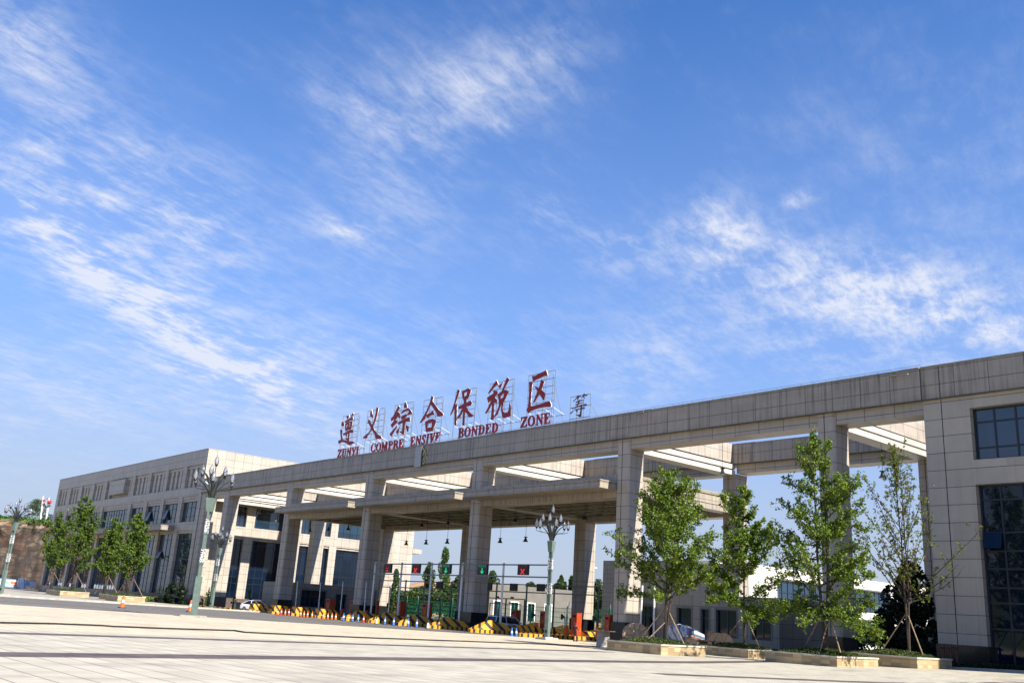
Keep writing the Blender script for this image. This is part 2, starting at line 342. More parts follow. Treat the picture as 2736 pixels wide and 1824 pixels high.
# ------------------------------------------------------------------ mesh helpers
class MB:
    def __init__(s): s.v, s.f, s.mi = [], [], []
    def add(s, vs, fs, m=0):
        o = len(s.v); s.v += [tuple(p) for p in vs]; s.f += [tuple(i+o for i in q) for q in fs]; s.mi += [m]*len(fs); return s
    def hexa(s, c, m=0): return s.add(c, [(0, 3, 2, 1), (4, 5, 6, 7), (0, 1, 5, 4), (1, 2, 6, 5), (2, 3, 7, 6), (3, 0, 4, 7)], m)
    def box(s, x0, x1, y0, y1, z0, z1, m=0):
        return s.hexa([(x0, y0, z0), (x1, y0, z0), (x1, y1, z0), (x0, y1, z0), (x0, y0, z1), (x1, y0, z1), (x1, y1, z1), (x0, y1, z1)], m)
    def fbox(s, F, u0, u1, d0, d1, z0, z1, m=0):
        return s.hexa([F(u0, d0, z0), F(u1, d0, z0), F(u1, d1, z0), F(u0, d1, z0), F(u0, d0, z1), F(u1, d0, z1), F(u1, d1, z1), F(u0, d1, z1)], m)
    def prism(s, poly, z0, z1, m=0):
        n = len(poly)
        return s.add([(x, y, z0) for x, y in poly]+[(x, y, z1) for x, y in poly], [tuple(range(n))[::-1], tuple(range(n, 2*n))]+[(i, (i+1) % n, n+(i+1) % n, n+i) for i in range(n)], m)
    def slab(s, pts, off, mf=0, ms=None):       # polygon pts (3-D) thickened by the vector off; front face first
        n = len(pts); a = [Vector(p) for p in pts]; b = [p+Vector(off) for p in a]
        s.add(a+b, [tuple(range(n)), tuple(range(n, 2*n))[::-1]], mf)
        o = len(s.v)-2*n
        for i in range(n): s.f.append((o+i, o+(i+1) % n, o+n+(i+1) % n, o+n+i)); s.mi.append(mf if ms is None else ms)
        return s
    def tube(s, pts, r, n=6, m=0, cap=True):
        pts = [Vector(p) for p in pts]; k = len(pts); rs = r if hasattr(r, '__len__') else [r]*k
        vs = []; ref = Vector((.31, .17, .93))
        for i, p in enumerate(pts):
            d = (pts[min(i+1, k-1)]-pts[max(i-1, 0)]).normalized()
            if abs(d.dot(ref)) > .95: ref = Vector((1, .1, 0)).normalized()
            a = d.cross(ref).normalized(); b = d.cross(a)
            vs += [p+(a*math.cos(2*math.pi*j/n+.785)+b*math.sin(2*math.pi*j/n+.785))*rs[i] for j in range(n)]
        fs = [(i*n+j, i*n+(j+1) % n, (i+1)*n+(j+1) % n, (i+1)*n+j) for i in range(k-1) for j in range(n)]
        if cap: fs += [tuple(range(n)), tuple(range((k-1)*n, k*n))]
        return s.add(vs, fs, m)
    def rod(s, a, b, r=.03, n=4, m=0): return s.tube([a, b], r, n, m)
    def lathe(s, prof, cx=0, cy=0, n=12, m=0, z=0):
        k = len(prof); vs = [(cx+r*math.cos(2*math.pi*j/n), cy+r*math.sin(2*math.pi*j/n), z+h) for r, h in prof for j in range(n)]
        fs = [(i*n+j, i*n+(j+1) % n, (i+1)*n+(j+1) % n, (i+1)*n+j) for i in range(k-1) for j in range(n)]+[tuple(range(n)), tuple(range((k-1)*n, k*n))]
        return s.add(vs, fs, m)
    def loft(s, rings, m=0):
        n = len(rings[0]); k = len(rings)
        fs = [(i*n+j, i*n+(j+1) % n, (i+1)*n+(j+1) % n, (i+1)*n+j) for i in range(k-1) for j in range(n)]+[tuple(range(n)), tuple(range((k-1)*n, k*n))]
        return s.add([p for r in rings for p in r], fs, m)
    def obj(s, name, mats, parent=None, origin=None, smooth=False, rec=True):
        me = bpy.data.meshes.new(name)
        o = origin if origin is not None else (0, 0, 0)
        if o != (0, 0, 0): s.v = [(p[0]-o[0], p[1]-o[1], p[2]-o[2]) for p in s.v]
        me.from_pydata(s.v, [], s.f)
        for q in (mats if isinstance(mats, (list, tuple)) else [mats]): me.materials.append(q)
        if max(s.mi, default=0): me.polygons.foreach_set('material_index', s.mi)
        if rec:
            bm = bmesh.new(); bm.from_mesh(me); bmesh.ops.recalc_face_normals(bm, faces=bm.faces); bm.to_mesh(me); bm.free()
        if smooth: me.polygons.foreach_set('use_smooth', [True]*len(me.polygons))
        ob = bpy.data.objects.new(name, me); COL.objects.link(ob)
        if parent: ob.parent = parent
        elif origin is not None: ob.location = o
        return ob
def tag(o, label=None, cat=None, group=None, kind=None):
    if label: o['label'] = label
    if cat: o['category'] = cat
    if group: o['group'] = group
    if kind: o['kind'] = kind
    return o
def thing(name, label, cat, loc=(0, 0, 0), rz=0, group=None):
    o = bpy.data.objects.new(name, None); COL.objects.link(o); o.location = loc; o.rotation_euler = (0, 0, rz); o.empty_display_size = .3
    return tag(o, label, cat, group)
def copy_tree(o, parent=None):
    c = o.copy(); COL.objects.link(c)
    if parent: c.parent = parent
    for ch in list(o.children): copy_tree(ch, c)
    return c
def dup(o, loc, rz=None, label=None, scale=None):
    c = copy_tree(o); c.location = loc
    if rz is not None: c.rotation_euler = (0, 0, rz)
    if label: c['label'] = label
    if scale: c.scale = (scale,)*3
    return c

# ------------------------------------------------------------------ ground
def sheet(name, m, xs, ys, zoff, kind='structure'):          # xs: list of functions of Y, ys: rows
    b = MB(); n = len(xs)
    for y in ys:
        for fx in xs:
            x = fx(y) if callable(fx) else fx; b.v.append((x, y, gz(x, y)+zoff))
    for j in range(len(ys)-1):
        for i in range(n-1): b.f.append((j*n+i, j*n+i+1, (j+1)*n+i+1, (j+1)*n+i)); b.mi.append(0)
    return tag(b.obj(name, m, rec=False), kind=kind)
xe = lambda Y: (-75.4+.176*Y) if Y < 62 else -64.5
xw = lambda Y: -113.5-.2*Y if Y < 62 else -125.9
def lin(a, b, n): return [a+(b-a)*i/n for i in range(n+1)]
YS = [-120, -60, -20, -5]+lin(0, 70, 28)+[80, 95, 110, 140]
sheet('ground', M['earth'], [-2500, -900, -400, -260, -160, -130, -100, -70, -55, -41, -36, -30, -24, -15, 0, 60, 300, 1500], [-1500, -400]+YS+[220, 500, 1200, 3000], -.12)
sheet('plaza_pavement', M['pave'], [(lambda Y, t=t: xe(Y)*(1-t)+60*t) for t in [0, .02, .05, .1, .15, .2, .25, .27, .3, .33, .36, .4, .46, .6, .8, 1]], YS, 0)
sheet('road', M['asphalt'], [(lambda Y, t=t: (xe(Y)-.3)*(1-t)+(xw(Y)+.3)*t) for t in lin(0, 1, 6)], YS, -.06)
sheet('far_pavement', M['farpave'], [(lambda Y, t=t: xw(Y)*(1-t)-330*t) for t in [0, .03, .1, .3, .6, 1]], YS, 0.03)
def strip(name, m, pts, wd, zoff, h=0., kind='structure'):   # a strip of width wd along (x,y) points
    b = MB()
    for i, (x, y) in enumerate(pts):
        a = Vector(pts[max(i-1, 0)]); c = Vector(pts[min(i+1, len(pts)-1)]); d = (c-a).normalized(); nrm = Vector((-d.y, d.x))*wd/2
        for q in ((x+nrm.x, y+nrm.y), (x-nrm.x, y-nrm.y)):
            b.v.append((q[0], q[1], gz(*q)+zoff))
            if h: b.v.append((q[0], q[1], gz(*q)+zoff+h))
    k = 4 if h else 2
    for i in range(len(pts)-1):
        o, p = i*k, (i+1)*k
        fs = [(o, o+1, p+1, p)] if not h else [(o+1, o+3, p+3, p+1), (o, o+1, p+1, p), (o+2, o+3, p+3, p+2)]
        for f in fs: b.f.append(f); b.mi.append(0)
    o = b.obj(name, m, rec=bool(h)); return tag(o, kind=kind) if kind else o
def seg(a, b, n): return [(a[0]+(b[0]-a[0])*i/n, a[1]+(b[1]-a[1])*i/n) for i in range(n+1)]
def ppath(pts, n=8):                                          # ground points under photo pixels, joined
    q = [gp(*p) for p in pts]; out = []
    for a, c in zip(q, q[1:]): out += seg((a.x, a.y), (c.x, c.y), n)[:-1]
    return out+[(q[-1].x, q[-1].y)]
strip('paving_band', M['band'], seg((-18.8, -8), (-34.4, 51), 30), 1.3, .004)
strip('paving_band', M['band'], seg((-28.2, -8), (-43.2, 57), 30), 1.05, .004)
q1, q2 = gp(2420, 1824.5), gp(2736, 1821.5); q0 = q1+(q1-q2)*1.5; strip('paving_band', M['band'], seg((q0.x, q0.y), (q2.x, q2.y), 20), .9, .004)
strip('kerb', M['kerb'], [(xe(y), y) for y in YS[2:-2]], .3, -.06, .075)
strip('kerb', M['kerb'], [(xw(y), y) for y in YS[2:-2]], .35, -.06, .2)
def dash(t, y0, y1, wd=.16, m='marking'):
    f = lambda y: xe(y)*(1-t)+xw(y)*t
    strip('road_marking', M[m], [(f(y), y) for y in lin(y0, y1, 3)], wd, -.056)
for t in (.16, .31, .46, .61, .76, .9):
    for y0 in range(4, 60, 12): dash(t, y0+t*5, y0+t*5+7)
dash(.035, -20, 61, .18); dash(.965, -20, 61, .18); dash(.09, 22, 60, .14, 'omarking'); dash(.22, 34, 61, .14, 'omarking')

# ------------------------------------------------------------------ walls and windows
D = 67.3
def Ffront(Y): return lambda u, d, z: (u, Y-d, z)
def Fside(X): return lambda u, d, z: (X+d, u, z)
def wall(b, F, u0, u1, z0, z1, t, ops, m=0):
    zs = sorted({z0, z1, *[min(max(q, z0), z1) for o in ops for q in o[2:4]]})
    for a, c in zip(zs, zs[1:]):
        mid = (a+c)/2; cuts = sorted((max(o[0], u0), min(o[1], u1)) for o in ops if o[2] < mid < o[3]); x = u0
        for p, q in cuts:
            if p > x+1e-4: b.fbox(F, x, p, -t, 0, a, c, m)
            x = max(x, q)
        if x < u1-1e-4: b.fbox(F, x, u1, -t, 0, a, c, m)
def window(parent, F, o, ua, ub, za, zb, rec, ncol, rows, fw=.09, pane='glass', frame='frame', dark_first=False):
    b = MB(); dp = .1
    for u in lin(ua, ub, ncol):
        uu = min(max(u, ua+fw/2), ub-fw/2); b.fbox(F, uu-fw/2, uu+fw/2, -rec-dp, -rec, za, zb)
    for z in [za+fw/2]+list(rows)+[zb-fw/2]:
        for u, v in zip(lin(ua, ub, ncol), lin(ua, ub, ncol)[1:]): b.fbox(F, u+fw/2, v-fw/2, -rec-dp+.01, -rec-.005, z-fw/2, z+fw/2)
    f = b.obj('window', M[frame], parent, o)
    g = MB().fbox(F, ua+.02, ub-.02, -rec-dp-.05, -rec-dp*.6, za+.02, zb-.02).obj('pane', M[pane], f, o)
    return f

# ------------------------------------------------------------------ the gate
GX = [(-162.7, -161.15), (-153.35, -151.75), (-130.87, -129.25), (-108.6, -106.9), (-85.35, -83.75), (-62.45, -60.9), (-40.4, -38.9)]
YF, YB = 69.4, 84.5
O = (-96., 67.3, 0.)
gate = thing('toll_gate', 'long grey granite toll gate with tall columns and open roof beams', 'gate', O)
def footprint(xl, xr, y0, y1, c=.16):
    g = xl+(xr-xl)*.4
    return [(xl+.04, y0), (g-.04, y0), (g-.04, y0+.14), (g+.04, y0+.14), (g+.04, y0), (xr-c, y0), (xr, y0+c), (xr, y1-.04), (xr-.04, y1), (xl+.04, y1), (xl, y1-.04), (xl, y0+.04)]
def column(xl, xr, y0, y1, top, base=1.75, brown=False):
    zb = gz(xl, y0)-.3
    c = MB().prism(footprint(xl, xr, y0, y1), base, top).obj('column', M['column'], gate, O)
    MB().prism([(xl-.12, y0-.12), (xr+.12, y0-.12), (xr+.12, y1+.12), (xl-.12, y1+.12)], zb, base).obj('plinth', M['brownplinth' if brown else 'plinth'], c, O)
for i, (a, c) in enumerate(GX):
    column(a, c, D, YF, 19.04, 1.5 if i < 2 else 1.72, i < 2)
    column(a-.1, c+.1, YB, YB+2.1, 18.0)
XL, XR = -163.05, -31.62
def long_beam(y0, y1, ends, top=21.55):
    b = MB().box(XL, XR, y0-.18, y1+.1, 19.06, top)
    b.obj('beam', M['gate'], gate, O)
    e = [XL]+[q for a, c in ends for q in (a, c)]+[XR]
    lo = MB(); mo = MB()
    for x0, x1 in zip(e[::2], e[1::2]): lo.box(x0, x1, y0+.14, y1-.06, 18.05, 19.05)
    lo.obj('lower_beam', M['gatelow'], gate, O)
    MB().box(XL, XR, y0-.27, y0-.18, 19.0, 19.09).obj('ledge', M['moss'], gate, O)
    cp = MB(); x = XL; rr = random.Random(4)
    while x < XR:
        x2 = min(x+rr.uniform(8, 16), XR); j = rr.uniform(-.02, .03)
        cp.box(x, x2-.03, y0-.24, y1+.15, top+.01+j, top+.07+j); x = x2
    cp.obj('coping', M['coping'], gate, O)
long_beam(D, YF, GX); long_beam(YB, YB+2.1, [(a-.1, c+.1) for a, c in GX], 21.2)
for i, (a, c) in enumerate(GX):
    b = MB().box(a+.22, c-.22, YF+.11, YB-.19, 19.22, 21.3)
    b.box(a+.34, c-.34, YF+.11, YB-.19, 18.0, 19.22, 1)  # core coloured black to paint the shadow in the gaps between strips
    b.box(a-.02, c+.02, YF+.05, YB-.05, 18.5, 19.0, 2); b.box(a-.02, c+.02, YF+.05, YB-.05, 17.86, 18.34, 2)
    b.obj('cross_beam', [M['crossfascia'], M['plinth'], M['strip']], gate, O)
# lower canopy over the lanes, one bay between each pair of columns
for k, (i, j) in enumerate(((2, 3), (3, 4), (4, 5))):
    x0, x1 = GX[i][1]+.03, GX[j][0]-.03
    c = MB().box(x0, x1, 64.9, D-.03, 14.12, 14.74).box(x0-.06, x1+.06, 64.84, D-.03, 14.745, 14.86).box(x0-.08, x1+.02, 64.8, D-.03, 14.06, 14.115)
    c.obj('cornice', M['canopy'], gate, O)
    c = MB().box(x0, x1, D+.03, 69.3, 13.98, 15.65).box(x0+.05, x1-.05, D+.1, 69.25, 13.4, 13.97)
    c.obj('canopy_beam', M['canopy'], gate, O)
    MB().box(x0, x1, YB+.03, YB+1.9, 13.4, 15.65).obj('canopy_beam', M['canopy'], gate, O)
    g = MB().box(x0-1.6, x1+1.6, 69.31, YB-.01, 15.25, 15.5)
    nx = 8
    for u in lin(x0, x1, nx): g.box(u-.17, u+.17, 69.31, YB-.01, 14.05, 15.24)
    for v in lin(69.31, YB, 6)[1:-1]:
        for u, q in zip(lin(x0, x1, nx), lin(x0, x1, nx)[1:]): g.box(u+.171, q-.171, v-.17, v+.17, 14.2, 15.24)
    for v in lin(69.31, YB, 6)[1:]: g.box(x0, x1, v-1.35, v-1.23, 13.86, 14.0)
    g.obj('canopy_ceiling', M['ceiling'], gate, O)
for x0, x1 in ((GX[2][0]+.02, GX[2][1]-.02), (GX[3][0]+.02, GX[3][1]-.02), (GX[4][0]+.02, GX[4][1]-.02), (GX[5][0]+.05, GX[5][1]-.08)):
    b = MB().box(x0, x1, 69.42, YB-.02, 14.3, 15.6).box(x0+.06, x1-.06, 69.42, YB-.02, 14.22, 14.3, 1).box(x0-.03, x1+.03, 69.42, YB-.02, 13.7, 14.22)
    b.obj('canopy_beam', [M['canopy'], M['plinth']], gate, O)
# a strip of coping that hangs loose at two places on the parapet
MB().hexa([(-33.9, 66.9, 21.25), (-32.3, 66.6, 21.1), (-32.3, 66.75, 21.1), (-33.9, 67.05, 21.25), (-33.9, 66.9, 21.33), (-32.3, 66.6, 21.18), (-32.3, 66.75, 21.18), (-33.9, 67.05, 21.33)]).obj('loose_coping', M['coping'], gate, O)
p, q = yp(1700, 1107, 67.0), yp(1719, 1099, 66.8)
MB().tube([p, q], [.09, .05], 4).obj('loose_coping', M['coping'], gate, O)
# the lightning wire along the parapet
b = MB(); xs_ = lin(-100, XR, 60)
for x in xs_: b.rod((x, 67.35, 21.62), (x, 67.35, 21.86), .015)
b.tube([(x, 67.35, 21.86) for x in xs_], .016, 4); b.obj('lightning_wire', M['rod'], gate, O)

# ------------------------------------------------------------------ left building
O = (-208., 67.3, 0.)
LB = thing('office_building', 'big grey granite office building with tall windows left of the gate', 'building', O)
BX0, BX1, BY1, TOP = -253.2, -163.1, 114.2, 27.1
bays = [(-251.2, -244.2), (-242.2, -235.1), (-233.6, -226.5), (-224.7, -217.6), (-216, -200.1), (-198.5, -191.3), (-189.5, -182.3), (-180.6, -173.4), (-171.6, -164.5)]
FF, FS = Ffront(D), Fside(BX1)
ops = []
for a, c in bays: ops += [(a, c, 20.4, 24.45), (a, c, 14.1, 18.75), (a, c, 1.35, 12.62)]
T = .75
b = MB(); wall(b, FF, BX0, BX1, 1.36, TOP, T, ops)
sops = []
sb = [(74.4, 76.5), (78.2, 86.1), (87.9, 90.05), (93.1, 94.4), (96, 103.9), (105.6, 107.8)]
for a, c in sb: sops += [(a, c, 14., 17.6), (a, c, 1.35, 12.15)]
slot2 = [(78.2, 86.1), (96, 103.9)]
sops += [(a, c, 20.4, 24.45) for a, c in slot2]
wall(b, FS, D+T, BY1, 1.36, TOP, T, sops)
b.box(BX0, BX1-T, D+T, BY1, 0, TOP-.05); b.box(BX0, BX1-.05, D-.06, BY1, TOP+.001, TOP+.07)
b.box(-176, -163, 114.2, 116.5, 12.6, 13.5)
b.obj('wall', M['leftwall'], LB, O)
b = MB().box(BX0-.05, BX1+.05, D-.06, D+T+.3, -.3, 1.35); b.box(BX1-T, BX1+.05, D+T+.3, BY1, -.3, 1.35); b.obj('plinth', M['brownplinth'], LB, O)
for a, c in bays:                                    # lintels and fins of the top row, lintels of the others
    b = MB().fbox(FF, a, c, -T+.01, -.22, 23.9, 24.44)
    for f in ([a+.95+k*2.07 for k in range(3)] if c-a < 10 else [a+.95, c-2.05]): b.fbox(FF, f, f+1.12, -T+.01, -.25, 20.4, 23.88)
    b.obj('fin_panel', M['leftwall'], LB, O)
    if c-a > 10: MB().fbox(FF, a+3.3, c-3.3, -T+.01, .45, 21.1, 24.1).obj('blank_panel', M['leftwall'], LB, O)
    for zt in (18.74, 12.6):
        MB().fbox(FF, a, c, -T+.01, -.18, zt-.5, zt).fbox(FF, a, c, -T+.01, -.3, zt-.96 if zt > 15 else zt-.4, zt-.53).obj('lintel', M['leftwall'], LB, O)
for a, c in slot2:
    b = MB().fbox(FS, a, c, -T+.01, -.22, 23.7, 24.44)
    for k in range(3): b.fbox(FS, a+1+k*2.3, a+2.2+k*2.3, -T+.01, -.25, 20.4, 23.68)
    b.obj('fin_panel', M['leftwall'], LB, O)
for a, c in sb: MB().fbox(FS, a, c, -T+.01, -.2, 11.75, 12.14).obj('lintel', M['leftwall'], LB, O)
for i, (a, c) in enumerate(bays):
    wide = c-a > 10
    window(LB, FF, O, a, c, 14.12, 17.76, .5, 10 if wide else 4, (16.75, 15.1))
    window(LB, FF, O, a, c, 1.37, 12.18, .5, 10 if wide else 4, (11.05, 7.55, 6.35, 5.15, 4.05, 2.6) if not wide else (11.05, 7.55, 5.2))
for a, c in sb:
    n = 2 if c-a < 4 else 5
    window(LB, FS, O, a, c, 14.02, 17.58, .55, n, (15.05,), .07)
    window(LB, FS, O, a, c, 1.37, 11.73, .55, n, (10.75, 6.6, 5.1, 4.), .07, 'glassdark')
for u, z, dz in ((-180.2, 14.9, 1.75), (-189.1, 14.9, 1.75), (-180.3, 7.7, 1.2)):       # sashes pushed open
    b = MB().hexa([FF(u, -.45, z+dz), FF(u+1.55, -.45, z+dz), FF(u+1.55, .0, z), FF(u, .0, z), FF(u, -.40, z+dz+.06), FF(u+1.55, -.40, z+dz+.06), FF(u+1.55, .05, z+.05), FF(u, .05, z+.05)])
    b .obj('open_sash', M['sash'], LB, O)
b = MB().box(-243, -173.3, 64.8, D-.005, 12.62, 13.35).box(-243.1, -173.25, 64.7, D-.005, 13.36, 13.5); b.obj('entrance_canopy', M['canopy'], LB, O)

# ------------------------------------------------------------------ right building
O = (-20., 67.3, 0.)
RB = thing('inspection_building', 'grey granite building with dark glass wall at the right end of the gate', 'building', O)
b = MB(); RX0, RX1 = -31.57, 26.
rb = [(-28.2, -21.), (-17.6, -10.4), (-7, .2), (3.6, 10.8)]
ro = []
for a, c in rb: ro += [(a, c, 14.35, 18.1), (a, c, .2, 12.6)]
wall(b, Ffront(D), RX0, RX1, 1.73, 19.04, 1.2, ro)
b.box(RX0, RX1, D+1.2, 100, .0, 19.05)
for a, c in rb:
    b.box(a, c, D-.002+.02, D+.3, 18.12, 19.03)
b.obj('wall', M['rightwall'], RB, O)
MB().box(RX0, RX1, D-.17, 100, 19.06, 21.55).obj('parapet', M['gate'], RB, O)
MB().box(-18, RX1, 63, D-.3, -.2, 21.5).obj('unseen_shade_block', M['rightwall'], RB, O)  # unseen projecting block, added and sized to shade the planting strip
MB().box(RX0, RX1, D-.26, D-.17, 19.0, 19.09).obj('ledge', M['moss'], RB, O)
MB().box(RX0, RX1, D-.23, 70, 21.56, 21.63).obj('coping', M['coping'], RB, O)
MB().box(RX0-.1, -28.1, D-.12, D+1.0, -.2, 1.72).obj('plinth', M['plinth'], RB, O)
b = MB().box(-30.25, -30.19, D-.01, D+.3, 1.74, 19.0).box(-30.2, -30.15, D-.185, D, 19.1, 21.5); b.obj('expansion_joint', M['plinth'], RB, O)
for a, c in rb:
    n = 5
    window(RB, Ffront(D), O, a, c, 14.37, 18.08, .5, n, (17.1, 15.25), .12)
    window(RB, Ffront(D), O, a, c, .2, 12.58, .5, n, (11.55, 9.3, 8.05, 6.85, 5.6, 4.6, 2.9), .12, 'glassdark')
MB().hexa([Ffront(D)(u, d, z) for u, d, z in [(-28.0, -.45, 9.25), (-26.85, -.45, 9.25), (-26.85, -.05, 8.15), (-28.0, -.05, 8.15), (-28.0, -.4, 9.3), (-26.85, -.4, 9.3), (-26.85, 0, 8.2), (-28, 0, 8.2)]]).obj('open_sash', M['glassdark'], RB, O)

# ------------------------------------------------------------------ annexes and buildings behind the gate
def block(name, label, cat, x0, x1, y0, y1, top, m, wins=(), swins=(), rec=.35, pl='plinth', coping=None):
    o = ((x0+x1)/2, y0, 0.)
    t = thing(name, label, cat, o); b = MB(); zb = gz(x0, y0)-.3
    Fa, Fb = Ffront(y0), Fside(x1)
    wall(b, Fa, x0, x1, zb, top, rec+.15, [(q[0], q[1], q[2], q[3]) for q in wins]); wall(b, Fb, y0+rec+.15, y1, zb, top, rec+.15, [(q[0], q[1], q[2], q[3]) for q in swins])
    b.box(x0, x1-rec-.15, y0+rec+.15, y1, zb, top-.02)
    b.obj('wall', M[m], t, o)
    for Fx, ws in ((Fa, wins), (Fb, swins)):
        for q in ws:
            window(t, Fx, o, q[0], q[1], q[2], q[3], rec-.12, q[4], q[5], .08, q[6] if len(q) > 6 else 'glassdark', q[7] if len(q) > 7 else 'frame')
            s = MB(); e = .16
            s.fbox(Fx, q[0]-e, q[0], -.02, .03, q[2], q[3]+e); s.fbox(Fx, q[1], q[1]+e, -.02, .03, q[2], q[3]+e); s.fbox(Fx, q[0], q[1], -.02, .03, q[3], q[3]+e)
            s.obj('window_surround', M[coping or 'greyframe'], t, o)
    return t
block('guard_house', 'low grey guard house with dark windows behind the left columns', 'guard house', -140, -129.6, 70, 84, 4.3, 'annex',
      [(-134.6, -132.6, .9, 3.3, 2, (2.4,))], [(71.2, 75.4, .9, 3.3, 5, (2.5,)), (77.2, 79., .0, 3.0, 2, (2.2,))])
block('guard_house', 'low grey guard house with a glazed door behind the young trees at right', 'guard house', -64, -46.8, 71, 84, 4.55, 'annex',
      [(-63.2, -60.6, -.1, 3.35, 4, (2.55,)), (-57.75, -56.1, 1.0, 3.35, 1, ()), (-55., -54.1, 1.0, 3.35, 1, (2.6,)), (-53.3, -51.1, 1.0, 3.35, 2, ()), (-49.5, -47.6, 1.0, 3.4, 2, (2.5,))])
block('tiled_building', 'pale tiled block with a sunlit end wall behind the low guard house', 'building', -90.2, -71.7, 95, 104, 9.6, 'finetile',
      [(-80.6, -79.6, 5, 7.8, 1, (6.3,))])
block('white_building', 'bright white office wing with glazed sunlit side far behind the trees', 'building', -76, -60.7, 86.5, 150, 8.6, 'whitewall', [],
      [(92+k*13.5, 103.5+k*13.5, z0, z1, 10, (zm,), 'glass') for k in range(4) for z0, z1, zm in ((4.7, 7.3, 6.0), (.9, 3.7, 2.6))])
block('grey_building', 'low grey stucco building with white framed windows beyond the lanes', 'building', -113, -110, 91.6, 109.5, 6.0, 'greywall', [],
      [(92.6, 94., .9, 3.5, 2, (2.2, 2.9)), (96., 97.4, .9, 3.5, 2, (2.2, 2.9)), (99.4, 100.8, .9, 3.5, 2, (2.2, 2.9)), (103., 104.4, .9, 3.5, 2, (2.2, 2.9))], coping='white')

# ------------------------------------------------------------------ rooftop sign: seven big characters, one small, four words
YS_ = 68.25
def Zp(ox, oy, s, Y=YS_): return lambda x, y: yp(ox+x/s, oy+y/s, Y)
GL = []
GL.append(('遵', 890, 1080, [(245, 345), (685, 245), (615, 1050), (175, 1150)], 'leftmost of the seven, with a sweeping foot', [
 [(380, 345), (445, 300), (440, 345), (395, 400), (378, 370)], [(555, 235), (575, 265), (490, 375), (450, 410), (500, 360), (520, 300)],
 [(345, 465), (400, 430), (490, 380), (555, 355), (555, 420), (480, 440), (420, 470), (360, 510)], [(265, 470), (300, 530), (305, 600), (240, 605), (235, 545)],
 [(345, 545), (375, 530), (365, 690), (350, 745), (342, 700)], [(345, 545), (430, 490), (530, 475), (545, 500), (520, 525), (440, 520), (375, 570)], [(500, 490), (545, 495), (535, 560), (500, 700), (470, 690), (490, 600)],
 [(350, 745), (365, 690), (470, 650), (500, 700), (430, 705)], [(430, 520), (450, 515), (440, 610), (395, 660), (385, 640), (420, 590)], [(455, 560), (490, 560), (485, 600), (460, 590)], [(390, 650), (480, 620), (480, 640), (395, 680)],
 [(290, 825), (420, 740), (540, 705), (565, 720), (560, 785), (470, 790), (390, 820), (305, 865)], [(440, 760), (475, 750), (455, 920), (455, 1040), (430, 1025), (370, 970), (355, 930), (420, 950), (430, 860)], [(360, 830), (395, 830), (390, 900), (365, 880)],
 [(215, 715), (240, 705), (270, 745), (250, 830), (275, 985), (240, 985), (220, 830)], [(160, 1020), (260, 985), (340, 1000), (460, 1035), (560, 1035), (600, 1055), (560, 1100), (470, 1135), (430, 1125), (415, 1095), (330, 1055), (250, 1050), (175, 1100)]]))
GL.append(('义', 890, 1080, [(945, 190), (1415, 90), (1340, 930), (860, 1020)], 'two strokes that cross and a dot above', [
 [(1215, 90), (1265, 95), (1245, 210), (1200, 400), (1120, 610), (1100, 660), (960, 870), (950, 940), (850, 945), (840, 920), (1000, 780), (1060, 670), (1110, 540), (1170, 360), (1200, 200)], [(1080, 145), (1090, 250), (1115, 330), (1095, 375), (1045, 320), (1040, 240)],
 [(1000, 385), (1040, 500), (1080, 570), (1120, 640), (1170, 740), (1230, 820), (1340, 890), (1360, 940), (1290, 960), (1200, 960), (1180, 920), (1160, 820), (1090, 720), (1010, 550), (970, 505)]]))
GL.append(('综', 1030, 1050, [(230, 345), (765, 230), (680, 1110), (165, 1200)], 'zigzag left part and roofed right part', [
 [(365, 345), (400, 400), (250, 660), (165, 770), (155, 700), (215, 650)], [(350, 525), (395, 565), (270, 770), (335, 750), (330, 800), (180, 955), (150, 885), (230, 790), (250, 710), (165, 770), (160, 740), (260, 650)], [(315, 905), (320, 930), (160, 1205), (120, 1140)],
 [(415, 570), (410, 690), (370, 685), (365, 640)], [(560, 230), (600, 330), (605, 405), (520, 410), (525, 330)], [(450, 570), (455, 520), (560, 450), (650, 420), (700, 470), (750, 555), (650, 600), (590, 615), (640, 560), (660, 500), (640, 480), (560, 500)],
 [(440, 655), (580, 580), (600, 610), (560, 690), (455, 740)], [(360, 815), (560, 710), (685, 670), (690, 790), (580, 790), (440, 840), (370, 880)], [(490, 810), (555, 790), (540, 1000), (520, 1165), (480, 1140), (385, 1070), (470, 1065), (480, 950)], [(425, 920), (340, 1160), (300, 1075)], [(565, 875), (660, 940), (635, 1075), (610, 1070)]]))
GL.append(('合', 1110, 1040, [(205, 325), (740, 185), (680, 1050), (145, 1165)], 'tent shaped strokes over a box', [
 [(450, 180), (500, 210), (470, 330), (400, 470), (280, 750), (270, 810), (140, 930), (130, 915), (220, 760), (300, 620), (380, 440), (420, 310)], [(440, 330), (480, 330), (560, 450), (650, 570), (760, 660), (780, 710), (690, 750), (610, 745), (590, 650), (530, 560), (440, 430)],
 [(305, 710), (400, 665), (490, 600), (520, 700), (430, 720), (320, 800)], [(275, 905), (380, 850), (480, 820), (580, 880), (560, 930), (470, 910), (380, 930), (300, 960)], [(275, 905), (340, 950), (335, 1080), (350, 1130), (300, 1180), (285, 1050)], [(470, 905), (580, 890), (520, 1050), (480, 1160), (430, 1130), (460, 1040)], [(300, 1180), (300, 1080), (430, 1065), (500, 1050), (480, 1160)]]))
